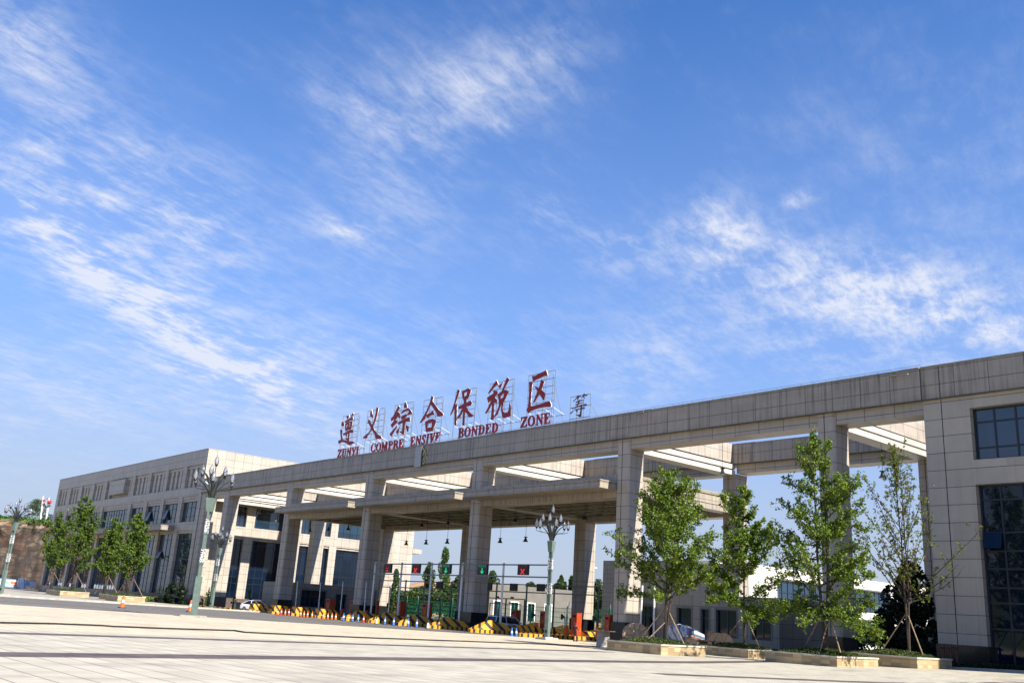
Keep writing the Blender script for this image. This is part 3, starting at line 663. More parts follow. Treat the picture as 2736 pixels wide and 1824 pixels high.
GL.append(('保', 1190, 1020, [(255, 295), (830, 145), (785, 1105), (195, 1230)], 'a box above a spreading tree shape', [
 [(345, 205), (405, 240), (350, 400), (280, 600), (240, 750), (150, 930), (140, 915), (200, 750), (260, 560), (320, 330)], [(250, 640), (320, 620), (315, 900), (300, 1200), (255, 1190), (265, 800)], [(465, 280), (525, 300), (535, 420), (580, 460), (520, 530), (480, 420)],
 [(465, 280), (640, 175), (715, 225), (700, 290), (620, 255), (525, 305)], [(620, 255), (715, 230), (640, 470), (560, 480), (540, 420), (600, 370)], [(520, 480), (585, 470), (580, 600), (520, 600)], [(370, 690), (520, 620), (715, 525), (745, 580), (725, 650), (580, 680), (380, 765)],
 [(520, 600), (580, 600), (550, 850), (525, 1220), (480, 1210), (505, 850)], [(490, 720), (545, 720), (420, 960), (380, 1010), (325, 1025), (340, 990), (420, 870)], [(550, 700), (590, 690), (640, 790), (720, 880), (800, 940), (720, 980), (655, 980), (640, 920), (560, 830), (530, 760)]]))
GL.append(('税', 1280, 990, [(265, 380), (950, 225), (905, 1210), (225, 1355)], 'with a long upswept hook at its right', [
 [(485, 275), (530, 370), (420, 460), (270, 640), (260, 620), (400, 390)], [(225, 755), (400, 640), (410, 555), (510, 570), (515, 640), (430, 740), (510, 830), (490, 905), (420, 880), (360, 790), (260, 885)], [(360, 790), (420, 800), (260, 1120), (190, 1195), (175, 1180), (280, 980)], [(365, 790), (420, 790), (405, 1370), (335, 1365), (365, 1000)],
 [(675, 320), (590, 510), (545, 430), (580, 400)], [(795, 180), (850, 245), (690, 540), (640, 560), (700, 420), (760, 250)], [(530, 650), (610, 620), (600, 800), (640, 880), (570, 880), (540, 760)], [(530, 660), (680, 545), (760, 540), (840, 580), (800, 650), (710, 620), (620, 680)], [(710, 620), (830, 590), (690, 890), (620, 890), (600, 800), (690, 740)],
 [(560, 870), (640, 880), (580, 1060), (520, 1220), (400, 1320), (430, 1270), (500, 1150), (560, 990)], [(640, 880), (690, 880), (665, 1000), (665, 1110), (710, 1180), (800, 1170), (840, 1080), (865, 830), (890, 1000), (890, 1260), (820, 1290), (700, 1320), (665, 1310), (625, 1100)]]))
GL.append(('区', 1370, 975, [(395, 315), (1140, 125), (1135, 1175), (385, 1335)], 'rightmost of the seven, a cross in an open box', [
 [(540, 310), (620, 305), (740, 240), (935, 150), (975, 290), (880, 300), (760, 360), (650, 400), (570, 465)], [(465, 470), (550, 475), (525, 680), (500, 1000), (500, 1145), (560, 1150), (800, 1080), (1030, 1005), (1070, 1090), (1065, 1160), (880, 1165), (680, 1210), (520, 1270), (430, 1340), (385, 1265), (430, 1160), (460, 800)],
 [(795, 410), (880, 460), (800, 680), (720, 850), (600, 1040), (570, 1045), (690, 750), (735, 630), (775, 500)], [(600, 580), (720, 640), (810, 690), (910, 800), (880, 975), (850, 970), (760, 820), (690, 720)]]))
SMALL = ('筹', 1500, 1030, [(360, 490), (1200, 320), (1130, 1270), (300, 1410)], '', [
 [(680, 395), (720, 410), (640, 520), (500, 665), (495, 650), (620, 510)], [(690, 440), (820, 420), (820, 450), (700, 490)], [(640, 480), (720, 500), (690, 600)], [(950, 315), (980, 340), (930, 440), (810, 545), (880, 440)], [(950, 410), (1095, 360), (1080, 420), (960, 440)], [(930, 440), (960, 470), (1000, 545), (930, 520)],
 [(585, 695), (760, 600), (930, 590), (940, 620), (800, 650), (600, 720)], [(590, 790), (700, 740), (940, 680), (930, 710), (760, 770), (600, 830)], [(440, 950), (640, 870), (820, 800), (1060, 755), (1080, 830), (900, 830), (700, 880), (460, 985)], [(740, 600), (800, 600), (740, 760), (600, 960), (430, 1170), (355, 1200), (400, 1130), (560, 1000), (680, 800)],
 [(570, 1010), (800, 940), (1000, 900), (990, 970), (800, 990), (600, 1040)], [(820, 800), (890, 810), (850, 1310), (790, 1320), (600, 1215), (780, 1215), (820, 1000)], [(620, 1020), (700, 1030), (670, 1155)]])
def grow(pl, d):
    n = len(pl); A = sum(pl[i][0]*pl[(i+1) % n][1]-pl[(i+1) % n][0]*pl[i][1] for i in range(n)); sg = 1 if A > 0 else -1; out = []
    for i in range(n):
        (ax, ay), (bx, by), (cx, cy) = pl[i-1], pl[i], pl[(i+1) % n]
        n1 = Vector((by-ay, ax-bx)).normalized()*sg; n2 = Vector((cy-by, bx-cx)).normalized()*sg; m = n1+n2
        m = m/max(m.length_squared/2, .45) if m.length > 1e-3 else n1
        out.append((bx+m.x*d, by+m.y*d))
    return out
def rooftop_char(g, s, label, depth, face, back=2.2):
    ch, ox, oy, fr, _, strokes = g; Z = Zp(ox, oy, s)
    c4 = [Z(*p) for p in fr]; o = ((c4[2]+c4[3])/2); o = (o.x, YS_, 21.65)
    t = thing('sign_character', label, 'sign letter', o, group='big red characters on the roof' if depth > .08 else None)
    b = MB()
    for k, pl in enumerate(strokes):
        pts = [Z(*p) for p in grow(pl, 7 if depth > .08 else 3)]; e = -.004*k
        b.slab([(p.x, p.y+e, p.z) for p in pts], (0, depth-.008*k, 0), 0, 1)
    b.obj('character', [M[face], M['white' if depth > .08 else 'rust']], t, o)
    b = MB(); x0, x1 = (c4[0].x+c4[3].x)/2, (c4[1].x+c4[2].x)/2; z0, z1 = (c4[3].z+c4[2].z)/2, (c4[0].z+c4[1].z)/2; y = YS_+depth+.05; r = .035
    nz = 5 if depth > .08 else 2
    for z in lin(z0, z1, nz): b.rod((x0, y, z), (x1, y, z), r)
    for x in lin(x0, x1, 3): b.rod((x, y+.05, 21.5), (x, y+.05, z1), r)
    if back:
        for x in lin(x0, x1, 3)[1:3]:
            for z in lin(z0, z1, 3)[1:]: b.rod((x, y, z), (x, y+1.1, z), r*.8)
            b.rod((x, y+1.1, 21.5), (x, y+1.1, z1), r)
        for x in lin(x0, x1, 3): b.rod((x, y, z0+.1), (x+.1, y+1.6, z0-.45), r, m=1)
        b.rod((x0, y+1.6, z0-.45), (x1+.2, y+1.6, z0-.45), r)
        for x in (x0+.5, x1-.4): b.rod((x, y+.1, z1-.6), (x+.15, y+back, 21.5), r)
    else: b.rod((x1, y, z1-1.), (x1+.8, y+1.2, 21.5), r)
    b.obj('mounting_frame', [M['rod'], M['white']], t, o)
    return t
for g in GL: rooftop_char(g, 10.453, 'big red roof character, ' + g[4], .09, 'red')
rooftop_char(SMALL, 15.68, 'small faded rusty character in a bare frame right of the red sign', .06, 'rust', 0)

def ring(w, t, tv=.07, n=10, top=1., bot=0., cx=None, half=None):
    cx = w/2 if cx is None else cx; rx, cy, ry = w/2, (top+bot)/2, (top-bot)/2; out = []
    for a0 in ((90, -90) if half is None else ([90] if half == 'L' else [-90])):
        A = [R(a0+180*i/n) for i in range(n+1)]
        out.append([(cx+rx*math.cos(a), cy+ry*math.sin(a)) for a in A]+[(cx+(rx-t)*math.cos(a), cy+(ry-tv)*math.sin(a)) for a in A[::-1]])
    return out
rc = lambda a, b_, c, d: [(a, c), (b_, c), (b_, d), (a, d)]
stem = lambda x, w=.2, z0=0., z1=1.: [rc(x, x+w, z0, z1), rc(x-.08, x+w+.08, z1-.06, z1), rc(x-.08, x+w+.08, z0, z0+.06)]
dbow = lambda w, top=1., bot=0., x=.2, t=.19: [[(x, top)]+[(x+w*math.sin(R(9*i))**.8, (top+bot)/2+(top-bot)/2*math.cos(R(9*i))) for i in range(1, 20)]+[(x, bot), (x, bot+.07)]+[(x+(w-t)*max(math.sin(R(9*i)), 0)**.8, (top+bot)/2+((top-bot)/2-.07)*math.cos(R(9*i))) for i in range(19, 0, -1)]+[(x, top-.07)]]
LET = {
 'Z': (.8, [rc(.05, .78, .9, 1), [(.52, .9), (.76, .9), (.26, .1), (.02, .1)], rc(.02, .78, 0, .1), rc(.05, .12, .72, .9), rc(.71, .78, .1, .28)]),
 'U': (.85, [rc(.12, .32, .25, 1), rc(.68, .75, .25, 1), rc(.02, .42, .94, 1), rc(.56, .87, .94, 1), [(.12, .26), (.15, .1), (.27, .01), (.45, -.02), (.6, .02), (.71, .1), (.75, .26), (.68, .26), (.62, .13), (.5, .06), (.4, .07), (.34, .14), (.32, .26)]]),
 'N': (.9, [rc(.14, .21, 0, .95), [(.02, 1), (.27, 1), (.78, .18), (.78, 0), (.72, 0), (.16, .9)], rc(.72, .79, 0, 1), rc(.04, .31, 0, .06), rc(.6, .92, .94, 1)]),
 'Y': (.85, [rc(.33, .53, 0, .45), [(.05, .97), (.28, .97), (.5, .5), (.53, .42), (.33, .42)], [(.69, .97), (.77, .97), (.53, .42), (.46, .46)], rc(-.02, .36, .94, 1), rc(.58, .87, .94, 1), rc(.23, .63, 0, .06)]),
 'I': (.45, stem(.13)), 'C': (.8, ring(.8, .19, half='L')+[[(.4, 1), (.55, .98), (.7, .9), (.68, .62), (.74, .62), (.76, .96), (.7, .97)], [(.4, 0), (.6, .03), (.76, .22), (.7, .26), (.58, .11), (.4, .07)]]),
 'O': (.85, ring(.85, .19)), 'P': (.72, stem(.1)+dbow(.42, 1., .45, .3, .17)), 'R': (.82, stem(.1)+dbow(.42, 1., .47, .3, .17)+[[(.4, .5), (.58, .5), (.82, .06), (.9, .06), (.9, 0), (.66, 0)]]),
 'M': (1.05, [rc(.12, .19, 0, .95), [(.0, 1), (.28, 1), (.52, .32), (.55, .0), (.48, .0), (.14, .92)], [(.8, 1), (.74, 1), (.48, .12), (.52, .0)], rc(.74, .94, 0, 1), rc(.03, .29, 0, .06), rc(.66, 1.03, 0, .06), rc(.94, 1.03, .94, 1)]),
 'E': (.75, stem(.1)+[rc(.3, .68, .93, 1), rc(.3, .72, 0, .07), rc(.3, .5, .49, .55), rc(.62, .68, .74, .93), rc(.66, .72, .07, .28), rc(.46, .51, .4, .64)]),
 'F': (.75, [rc(.1, .3, .25, 1), rc(.02, .38, .94, 1), rc(.3, .68, .93, 1), rc(.3, .5, .53, .59), rc(.62, .68, .72, .93), rc(.46, .51, .42, .68), [(.08, .03), (.22, -.02), (.2, .04), (.12, .12)]]),
 'S': (.68, [[(.62, .98), (.56, .98), (.52, .93), (.36, 1.02), (.14, .93), (.06, .74), (.14, .58), (.44, .38), (.45, .2), (.34, .07), (.2, .1), (.11, .3), (.05, .3), (.06, 0), (.11, 0), (.15, .05), (.32, -.02), (.55, .06), (.64, .26), (.56, .46), (.27, .66), (.24, .8), (.34, .92), (.46, .88), (.56, .7), (.62, .7)]]),
 'V': (.85, [[(.03, .97), (.3, .97), (.52, .25), (.46, -.02), (.4, -.02)], [(.7, .97), (.78, .97), (.46, -.02), (.44, .2)], rc(-.04, .38, .94, 1), rc(.6, .87, .94, 1)]),
 'B': (.78, stem(.1)+dbow(.42, 1., .5, .3, .17)+dbow(.48, .55, 0., .3, .18)), 'D': (.85, stem(.1)+dbow(.52, 1., 0., .3, .19))}
def word(txt, Z, bl, br, tl, tr, label, gap=None):
    B = [Z(*p) for p in (bl, br, tl, tr)]; o = ((B[0].x+B[1].x)/2, YS_, 21.65)
    t = thing('sign_word', label, 'sign lettering', o); tot = sum(LET[c][0] for c in txt)+.1*(len(txt)-1); u = 0
    def P(a, v):
        a /= tot; p = (B[0]*(1-a)+B[1]*a)*(1-v)+(B[2]*(1-a)+B[3]*a)*v; return p
    rb_ = MB()
    for c in txt:
        wd, polys = LET[c]; b = MB()
        for k, pl in enumerate(polys):
            pts = [P(u+x, v) for x, v in grow(pl, .022)]; b.slab([(p.x, p.y-.004*k, p.z) for p in pts], (0, .1-.005*k, 0), 0, 1)
        b.obj('letter', [M['red'], M['red']], t, o)['label'] = 'dark red letter '+('E with its foot broken off' if c == 'F' else c)
        q = P(u+wd/2, 0); rb_.rod((q.x, YS_+.4, 21.5), (q.x, YS_+.4, q.z+(B[2].z-B[0].z)*.9), .025)
        u += wd+.1
    for v in (.25, .75): a, c = P(0, v), P(tot, v); rb_.rod((a.x, YS_+.36, a.z), (c.x, YS_+.36, c.z), .025)
    rb_.obj('mounting_frame', M['rod'], t, o)
word('ZUNYI', Zp(890, 1170, 10.69), (110, 560), (705, 470), (135, 330), (735, 235), 'dark red serif word ZUNYI standing on the parapet')
word('COMPRE', Zp(890, 1170, 10.69), (1065, 405), (1990, 268), (1085, 165), (2010, 20), 'dark red serif letters COMPRE standing on the parapet')
word('ENSIVF', Zp(1080, 1140, 13.07), (205, 675), (1190, 545), (230, 355), (1275, 165), 'dark red serif letters ENSIVE with a broken last letter')
word('BONDED', Zp(1210, 1090, 8.711), (110, 700), (1040, 555), (130, 470), (1060, 330), 'dark red serif word BONDED standing on the parapet')
word('ZONE', Zp(1210, 1090, 8.711), (1565, 460), (2260, 355), (1580, 215), (2265, 100), 'dark red serif word ZONE standing on the parapet')
# cloth that hides most of the gold lettering on the parapet
Zc = Zp(1080, 1140, 13.07, 67.0)
o = tuple(Zc(500, 1400)); t = thing('covered_plaque', 'pale cloth over gold lettering on the parapet below the sign', 'plaque', o)
MB().slab([Zc(*p) for p in [(350, 1408), (575, 1385), (590, 1100), (612, 850), (645, 672), (418, 702), (395, 900)]], (0, -.05, 0)).obj('cover_cloth', M['cloth'], t, o)
MB().slab([Zc(*p) for p in [(575, 1385), (590, 1385), (625, 1080), (660, 690), (645, 672), (612, 850), (590, 1100)]], (0, .06, 0)).obj('cloth_fold', M['plinth'], t, o)
for pls in ([[(650, 730), (680, 725), (705, 800), (760, 900), (770, 960), (750, 1030), (730, 960), (690, 870), (660, 800)], [(720, 790), (750, 770), (745, 820), (700, 890), (660, 930), (640, 925)], [(640, 930), (665, 920), (690, 900), (700, 940), (680, 990), (650, 995), (640, 975), (675, 960)]],
            [[(650, 1105), (690, 1095), (725, 1140), (730, 1190), (705, 1260), (660, 1305), (620, 1295), (625, 1265), (670, 1255), (700, 1200), (695, 1140), (660, 1140)], [(620, 1190), (670, 1130), (690, 1135), (640, 1210)]]):
    b = MB()
    for k, pl in enumerate(pls): b.slab([Zc(*p)+Vector((0, -.004*k, 0)) for p in pl], (0, .1, 0))
    b.obj('gold_character', M['gold'], t, o)

# ------------------------------------------------------------------ street lamps with glass buds
def make_lamp():
    t = thing('street_lamp', '', 'street lamp', group='street lamps with clusters of glass buds'); rr = random.Random(3)
    MB().box(-.75, .75, -.75, .75, -.3, .14).obj('foundation', M['concrete'], t)
    b = MB().loft([[(s*q[0], s*q[1], z) for q in ((-1, -1), (1, -1), (1, 1), (-1, 1))] for s, z in ((.20, .1), (.19, 2.9), (.16, 2.95))])
    for x, y in ((-.145, 0), (.145, 0)): b.box(x-.055, x+.055, y-.075, y+.075, 2.9, 7.95)
    b.box(-.05, .05, -.02, .02, 2.9, 7.9)
    b.obj('post', M['lampgreen'], t)
    MB().box(-.1, .1, -.235, -.215, .55, .8).obj('service_hatch', M['black'], t)
    for z in (3.95, 6.15):
        for x in (-.145, .145):
            l = MB().box(x-.085, x+.085, -.1, .1, z, z+1.0).obj('lantern', M['lattice'], t)
            MB().box(x-.095, x+.095, -.11, .11, z-.12, z-.005).obj('lantern_cap', M['lampgreen'], l)
    MB().loft([[(s*q[0], s*q[1], z) for q in ((-1, -1), (1, -1), (1, 1), (-1, 1))] for s, z in ((.2, 7.72), (.21, 7.78), (.3, 8.7), (.28, 8.74))]).obj('capital', M['lampgreen'], t)
    for k in range(8):                                  # leaves that curve outward
        a = k*math.pi/4+.2; ca, sa = math.cos(a), math.sin(a); L_ = (1.75, 1.35)[k % 2]; H_ = (1.75, 2.2)[k % 2]; rings = []
        for i in range(8):
            s = i/7; r = .14+L_*.92*s**1.7; z = 8.6+H_*(1-(1-s)**1.5); wd = .02+.085*math.sin(math.pi*min(s*.9+.12, 1)); th = .015
            rings.append([(ca*(r+o)-sa*q, sa*(r+o)+ca*q, z-o*.3) for q, o in ((-wd, 0), (0, th+.05), (wd, 0), (0, -.03))])
        MB().loft(rings).obj('leaf_arm', M['petal'], t)
    spots = [(0, 0, 11.2)]+[(1.55*math.cos(k*math.pi/3+.3), 1.55*math.sin(k*math.pi/3+.3), 9.75+.12*(k % 2)) for k in range(6)]+[(.92*math.cos(k*2*math.pi/5), .92*math.sin(k*2*math.pi/5), 10.35) for k in range(5)]
    for (x, y, z) in spots:
        r = math.hypot(x, y); b = MB()
        b.tube([(0, 0, 9)] + ([(x*.35, y*.35, 9.0+(z-9)*.55), (x*.75, y*.75, z-.32), (x, y, z-.2), (x, y, z)] if r > .1 else [(0, 0, z)]), .025, 5)
        st = b.obj('stem', M['petal'], t)
        MB().lathe([(.03, -.02), (.09, .02), (.125, .1), (.12, .14)], x, y, 8, z=z).obj('cup', M['cup'], st)
        MB().lathe([(.115, .14), (.165, .3), (.17, .42), (.14, .58), (.07, .74), (.035, .8), (.01, .93)], x, y, 10, z=z).obj('glass_bud', M['bulb'], st, smooth=True)
    return t
lamp = make_lamp()
lamps = [((516, 1648), (563, 1217), 'street lamp with glass buds, largest, standing at the near edge of the road'), ((1461, 1706), (1478, 1347), 'street lamp with glass buds at the right end of the lane signal frame'),
         ((564, 1623.4), (595, 1403), 'smaller street lamp with glass buds before the sunlit end of the office building'), ((1.5, 1588), (58, 1322), 'street lamp with glass buds at the left edge before the rock face')]
for k, (bp, tp, lb) in enumerate(lamps):
    p = gp(*bp); H = yp(tp[0], tp[1], p.y).z-p.z
    if k: q = dup(lamp, p, R(12*k), lb, H/12.13)
    else: lamp.location = p; lamp['label'] = lb; lamp.scale = (H/12.13,)*3; lamp.rotation_euler = (0, 0, R(-42))

# ------------------------------------------------------------------ lane islands, gantries, booths
IX = [-127., -120.6, -114.6, -108.4, -102., -96., -90., -84.2, -77., -69.5, -63.6]
TIP = 61.7
nth = ['leftmost', 'second from the left', 'third from the left', 'fourth from the left']
def zg(X, Y): return gz(X, Y)-.06
for i, X in enumerate(IX[:-1]):
    z = zg(X, TIP); o = (X, TIP, z); wedge = i >= 4
    lab = ('low striped island with a box end, ' + nth[i] + ' of four') if not wedge else \
        'yellow and black striped lane island with a sloping nose, '+['left of the leftmost gantry post', 'under the left red cross signal', 'under the left green arrow signal', 'before the middle column', 'before the white van', 'beside the person in black'][i-4]
    t = thing('lane_island', lab, 'traffic island', o, group='striped lane islands')
    MB().prism([(X-.75, TIP+.6), (X-.3, TIP), (X+.3, TIP), (X+.75, TIP+.6), (X+.75, 92), (X-.75, 92)], z-.1, z+.32).obj('kerb_base', M['kerbstripe'], t, o)
    if wedge and i < 9:
        b = MB().add([(X-.62, TIP+.5, z+.33), (X+.62, TIP+.5, z+.33), (X+.62, TIP+6.2, z+.33), (X-.62, TIP+6.2, z+.33), (X-.32, TIP+2.5, z+1.28), (X+.32, TIP+2.5, z+1.28), (X+.5, TIP+6.2, z+.62), (X-.5, TIP+6.2, z+.62)],
            [(0, 1, 5, 4), (1, 2, 6, 5), (2, 3, 7, 6), (3, 0, 4, 7), (4, 5, 6, 7), (0, 3, 2, 1)]); b.obj('sloping_nose', M['nosestripe'], t, o)
        MB().box(X-.5, X+.5, TIP+6.3, TIP+8.6, z+.325, z+.95).obj('rear_block', M['blockstripe'], t, o)
    elif i < 4:
        MB().hexa([(X-.6, TIP+.35, z+.325), (X+.6, TIP+.35, z+.325), (X+.6, TIP+3.6, z+.325), (X-.6, TIP+3.6, z+.325), (X-.6, TIP+.45, z+1.15), (X+.6, TIP+.45, z+1.15), (X+.6, TIP+2.6, z+1.1), (X-.6, TIP+2.6, z+1.1)]).obj('box_end', M['blockstripe'], t, o)
    if i >= 8: MB().box(X-.5, X+.5, TIP+9, 91, z+.325, z+.8).obj('inner_kerb', M['blockstripe'], t, o)
# lane signal frame in front and the bare one behind
def gantry(Y, pxs, ptop, rails, label, mname, group=None, r=.11):
    xs = [az(q, 1640)*Y for q in pxs]; o = (xs[0], Y, zg(xs[0], Y)); t = thing('signal_gantry', label, 'gantry', o)
    zt = [yp(q, ptop, Y).z for q in pxs]
    for x, zz_ in zip(xs, zt): MB().tube([(x, Y, zg(x, Y)-.1), (x, Y, sum(zt)/len(zt))], r*1.05, 10).obj('post', M[mname], t, o)
    zr = []
    for rr_ in rails:
        z = sum(yp(q, rr_, Y).z for q in pxs)/len(pxs); zr.append(z)
        b = MB().box(xs[0], xs[-1], Y-r*1.9, Y-r-.001, z-.07, z+.07); b.obj('rail', M['greypole'], t, o)
    return xs, zr, o
GYF = 66.
gx, gzr, go = gantry(GYF, [990, 1062, 1143.5, 1226.8, 1337.8, 1463], 1502, (1507, 1536), 'white post frame carrying the red and green lane signals', 'pole')
gb_xs, gbz, go2 = gantry(84., [1006, 1077, 1128, 1201, 1323, 1404, 1478, 1598], 1553, (1557, 1576), 'darker post frame behind, with blank black lane panels', 'greypole')
def signal(px0, px1, py0, py1, Y, sym, label, case='ledcase'):
    a = yp(px0, (py0+py1)/2, Y); c = yp(px1, (py0+py1)/2, Y); xm = (a.x+c.x)/2; wd = abs(c.x-a.x); zm = (a.z+c.z)/2
    z1 = yp((px0+px1)/2, py0, Y).z; z0 = yp((px0+px1)/2, py1, Y).z; o = (xm, Y, zm)
    t = thing('lane_signal', label, 'lane signal', o, group='lane signals over the lanes'); x0, x1 = xm-wd/2, xm+wd/2; y = Y-.22
    MB().box(x0, x1, y, Y-.0, z0, z1).obj('case', M[case], t, o)
    h = z1-z0; yy = y-.015
    if not sym: return t
    col = 'ledgreen' if sym == 'arrow' else 'ledred'
    b = MB(); P = lambda u, v: (x0+u*wd, yy, z0+v*h)
    if sym == 'arrow': b.slab([P(.46, .62), P(.46, .3), P(.3, .3), P(.5, .06), (P(.7, .3)), P(.54, .3), P(.54, .62)], (0, .012, 0))
    elif sym == 'cross':
        b.slab([P(.28, .08), P(.38, .06), P(.72, .52), P(.62, .56)], (0, .012, 0)); b.slab([(q[0], q[1]-.002, q[2]) for q in (P(.7, .06), P(.62, .06), P(.28, .54), P(.38, .56))], (0, .01, 0))
    else: b.slab([P(.34, .14), P(.42, .16), P(.5, .22), P(.58, .16), P(.66, .14), P(.56, .32), P(.44, .32)], (0, .012, 0)); b.slab([P(.38, .5), P(.46, .5), P(.44, .58), P(.38, .57)], (0, .012, 0)); b.slab([P(.56, .5), P(.64, .5), P(.62, .57), P(.57, .58)], (0, .012, 0))
    b.obj('symbol', M[col], t, o)
    b = MB(); rr = random.Random(int(px0))                 # dot matrix caption along the top: 车道关闭 / 车道开放 at a few leds each
    for k in range(4):
        u0 = .12+k*.2
        for i in range(4):
            for j in range(5):
                if rr.random() < .62: b.box(x0+(u0+i*.042)*wd, x0+(u0+i*.042+.032)*wd, yy, yy+.012, z0+(.71+j*.05)*h, z0+(.71+j*.05+.036)*h)
    b.obj('caption', M[col+'dim'], t, o)
    return t
Yg = GYF-.12
for a, c, p, q, s, lb in [(1029, 1048.5, 1506, 1529.5, 'half', 'black lane signal with a partly lit red mark, leftmost on the front frame'), (1104, 1125, 1506, 1531, 'cross', 'black lane signal showing a red cross before the sunlit wall'),
    (1184, 1207.5, 1506.5, 1532, 'arrow', 'black lane signal showing a green arrow against the trees and sky'), (1280, 1305, 1506.5, 1534, 'arrow', 'black lane signal showing a green arrow in front of a column'), (1387, 1414.5, 1506.5, 1535.5, 'cross', 'black lane signal showing a red cross next to the street lamp')]:
    signal(a, c, p, q, Yg, s, lb, 'ledcase' if s == 'arrow' else 'leddark')
for a, c, p, q, lb in [(1168, 1183.5, 1553, 1571, 'blank black lane panel on the rear frame seen against the trees'), (1301, 1316, 1555.5, 1576, 'blank black lane panel on the rear frame at the edge of a column'), (1365, 1383.5, 1558, 1578, 'blank black lane panel on the rear frame above the orange cabinet'), (1437, 1456.5, 1559, 1579, 'blank black lane panel on the rear frame just left of the street lamp')]:
    signal(a, c, p, q, 83.85, None, lb)
# thin camera frames between the lanes
def camera_frame(px0, px1, py, Y, lb):
    a, c = az(px0, 1640)*Y, az(px1, 1640)*Y; z = yp((px0+px1)/2, py, Y).z; o = (a, Y, zg(a, Y)); t = thing('camera_frame', lb, 'gantry', o)
    b = MB().box(a, c, Y-.06, Y+.06, z-.06, z+.06); b.obj('rail', M['greypole'], t, o)
    for x in lin(a, c, 2): MB().box(x-.07, x+.07, Y-.07, Y+.07, zg(x, Y)-.1, z-.061).obj('post', M['greypole'], t, o)
    for x in (a+(c-a)*.3, a+(c-a)*.7):
        MB().box(x-.12, x+.12, Y-.45, Y-.061, z+.065, z+.24).obj('camera', M['black'], t, o)
camera_frame(1117, 1235, 1588, 78, 'thin grey camera frame over the lanes left of the middle column')
camera_frame(1302, 1400, 1598, 80, 'thin grey camera frame over the lane with the white van')
camera_frame(1308, 1392, 1612, 86, 'lower thin grey camera frame behind the white van')
# ticket cabinets and boom barriers
def cabinet(px0, px1, py0, py1, X, lb):
    Y = X/az((px0+px1)/2, 1640); a, c = az(px0, 1640)*Y, az(px1, 1640)*Y; x = (a+c)/2; wd = min(abs(c-a)*.62, 1.25); z1 = yp((px0+px1)/2, py0, Y).z; z0 = zg(X, Y)+.3; o = (x, Y, z0)
    t = thing('ticket_cabinet', lb, 'cabinet', o, group='red orange ticket cabinets')
    MB().box(x-wd/2, x+wd/2, Y, Y+wd*.9, z0, z1-.02).box(x-wd/2-.03, x+wd/2+.03, Y-.03, Y+wd*.9+.03, z1-.018, z1+.05).obj('body', M['cab'], t, o)
    MB().box(x-wd*.3, x+wd*.32, Y-.02, Y-.002, z0+(z1-z0)*.82, z0+(z1-z0)*.92).obj('display', M['black'], t, o)
    MB().box(x+wd*.05, x+wd*.35, Y-.018, Y-.002, z0+(z1-z0)*.45, z0+(z1-z0)*.62).obj('panel', M['orange'], t, o)
    MB().box(x-wd/2-.012, x-wd/2-.002, Y+.25, Y+.5, z0+(z1-z0)*.7, z0+(z1-z0)*.8).obj('slot', M['black'], t, o)
cabs = [(864, 881, 1599, IX[1], 'tall red orange cabinet, leftmost of the row'), (929, 946, 1602.6, IX[2], 'tall red orange cabinet just left of the second wide column'), (1000.6, 1007, 1604, IX[3], 'narrow red orange cabinet at the corner of a column'), (1052.7, 1072, 1606, IX[4], 'red orange cabinet behind the second gantry post'),
    (1122, 1142, 1610, IX[5], 'red orange cabinet before the green fence'), (1361, 1381.5, 1629, IX[7], 'red orange cabinet behind the roof of the white van'), (1440, 1457, 1633, IX[8], 'red orange cabinet just left of the street lamp post'), (1522.6, 1546, 1637, IX[9], 'red orange cabinet behind the person in black'), (1611, 1633, 1642, IX[10], 'red orange cabinet at the foot of the sunlit tall column')]
for a, c, p, X, lb in cabs: cabinet(a, c, p, 1680, X, lb)
def barrier(px, pyt, X, lb, arm_top, mname='cab', H=1.05):
    Y = X/az(px, 1640); z0 = zg(X, Y)+.3; o = (X, Y, z0); t = thing('boom_barrier', lb, 'barrier', o, group='boom barriers with raised arms')
    MB().box(X-.2, X+.2, Y-.18, Y+.18, z0, z0+H).obj('housing', M[mname], t, o)
    if arm_top:
        q = yp(arm_top[0], arm_top[1], Y-.25)
        MB().tube([(X-.05, Y-.25, z0+.85), (q.x, Y-.25, q.z)], [.07, .045], 4).obj('arm', M['pole'], t, o)
    b = MB().add([(X-.75, Y-.1, z0+1.55), (X-.75, Y-.1, z0+2.1), (X-.25, Y-.1, z0+1.82), (X-.75, Y+.1, z0+1.55), (X-.75, Y+.1, z0+2.1), (X-.25, Y+.1, z0+1.82)], [(0, 1, 2), (3, 5, 4), (0, 3, 4, 1), (1, 4, 5, 2), (2, 5, 3, 0)])
    b.rod((X-.25, Y, z0+.3), (X-.25, Y, z0+1.85), .03); b.obj('lane_lamp', M['black'], t, o)
bars = [(792, 1616, IX[1], 'boom barrier with a raised arm, leftmost of the row', (795, 1552), 'cab'), (854, 1621, IX[2], 'boom barrier with a raised arm beside the leftmost cabinet', (857, 1555), 'cab'), (913.5, 1623, IX[3], 'boom barrier with a raised arm left of the second wide column', (917, 1553), 'cab'), (977.5, 1630, IX[4], 'boom barrier with a raised arm left of the leftmost gantry post', (979, 1554), 'cab'),
    (1042, 1632, IX[5], 'boom barrier with a raised arm right of the wide column', (1045, 1565), 'cab'), (1434.6, 1658, IX[8], 'barrier housing coloured sunlit orange left of the street lamp post', None, 'orange'), (1514, 1664, IX[9], 'barrier housing coloured sunlit orange with a raised arm by the person in black', (1522, 1605), 'orange'), (1600, 1668, IX[10], 'barrier housing coloured sunlit orange nearest to the sunlit tall column', None, 'orange')]  # housings carry a sunlit and a shaded tone of one orange
for px, py, X, lb, at_, mn in bars: barrier(px, py, X, lb, at_, mn)
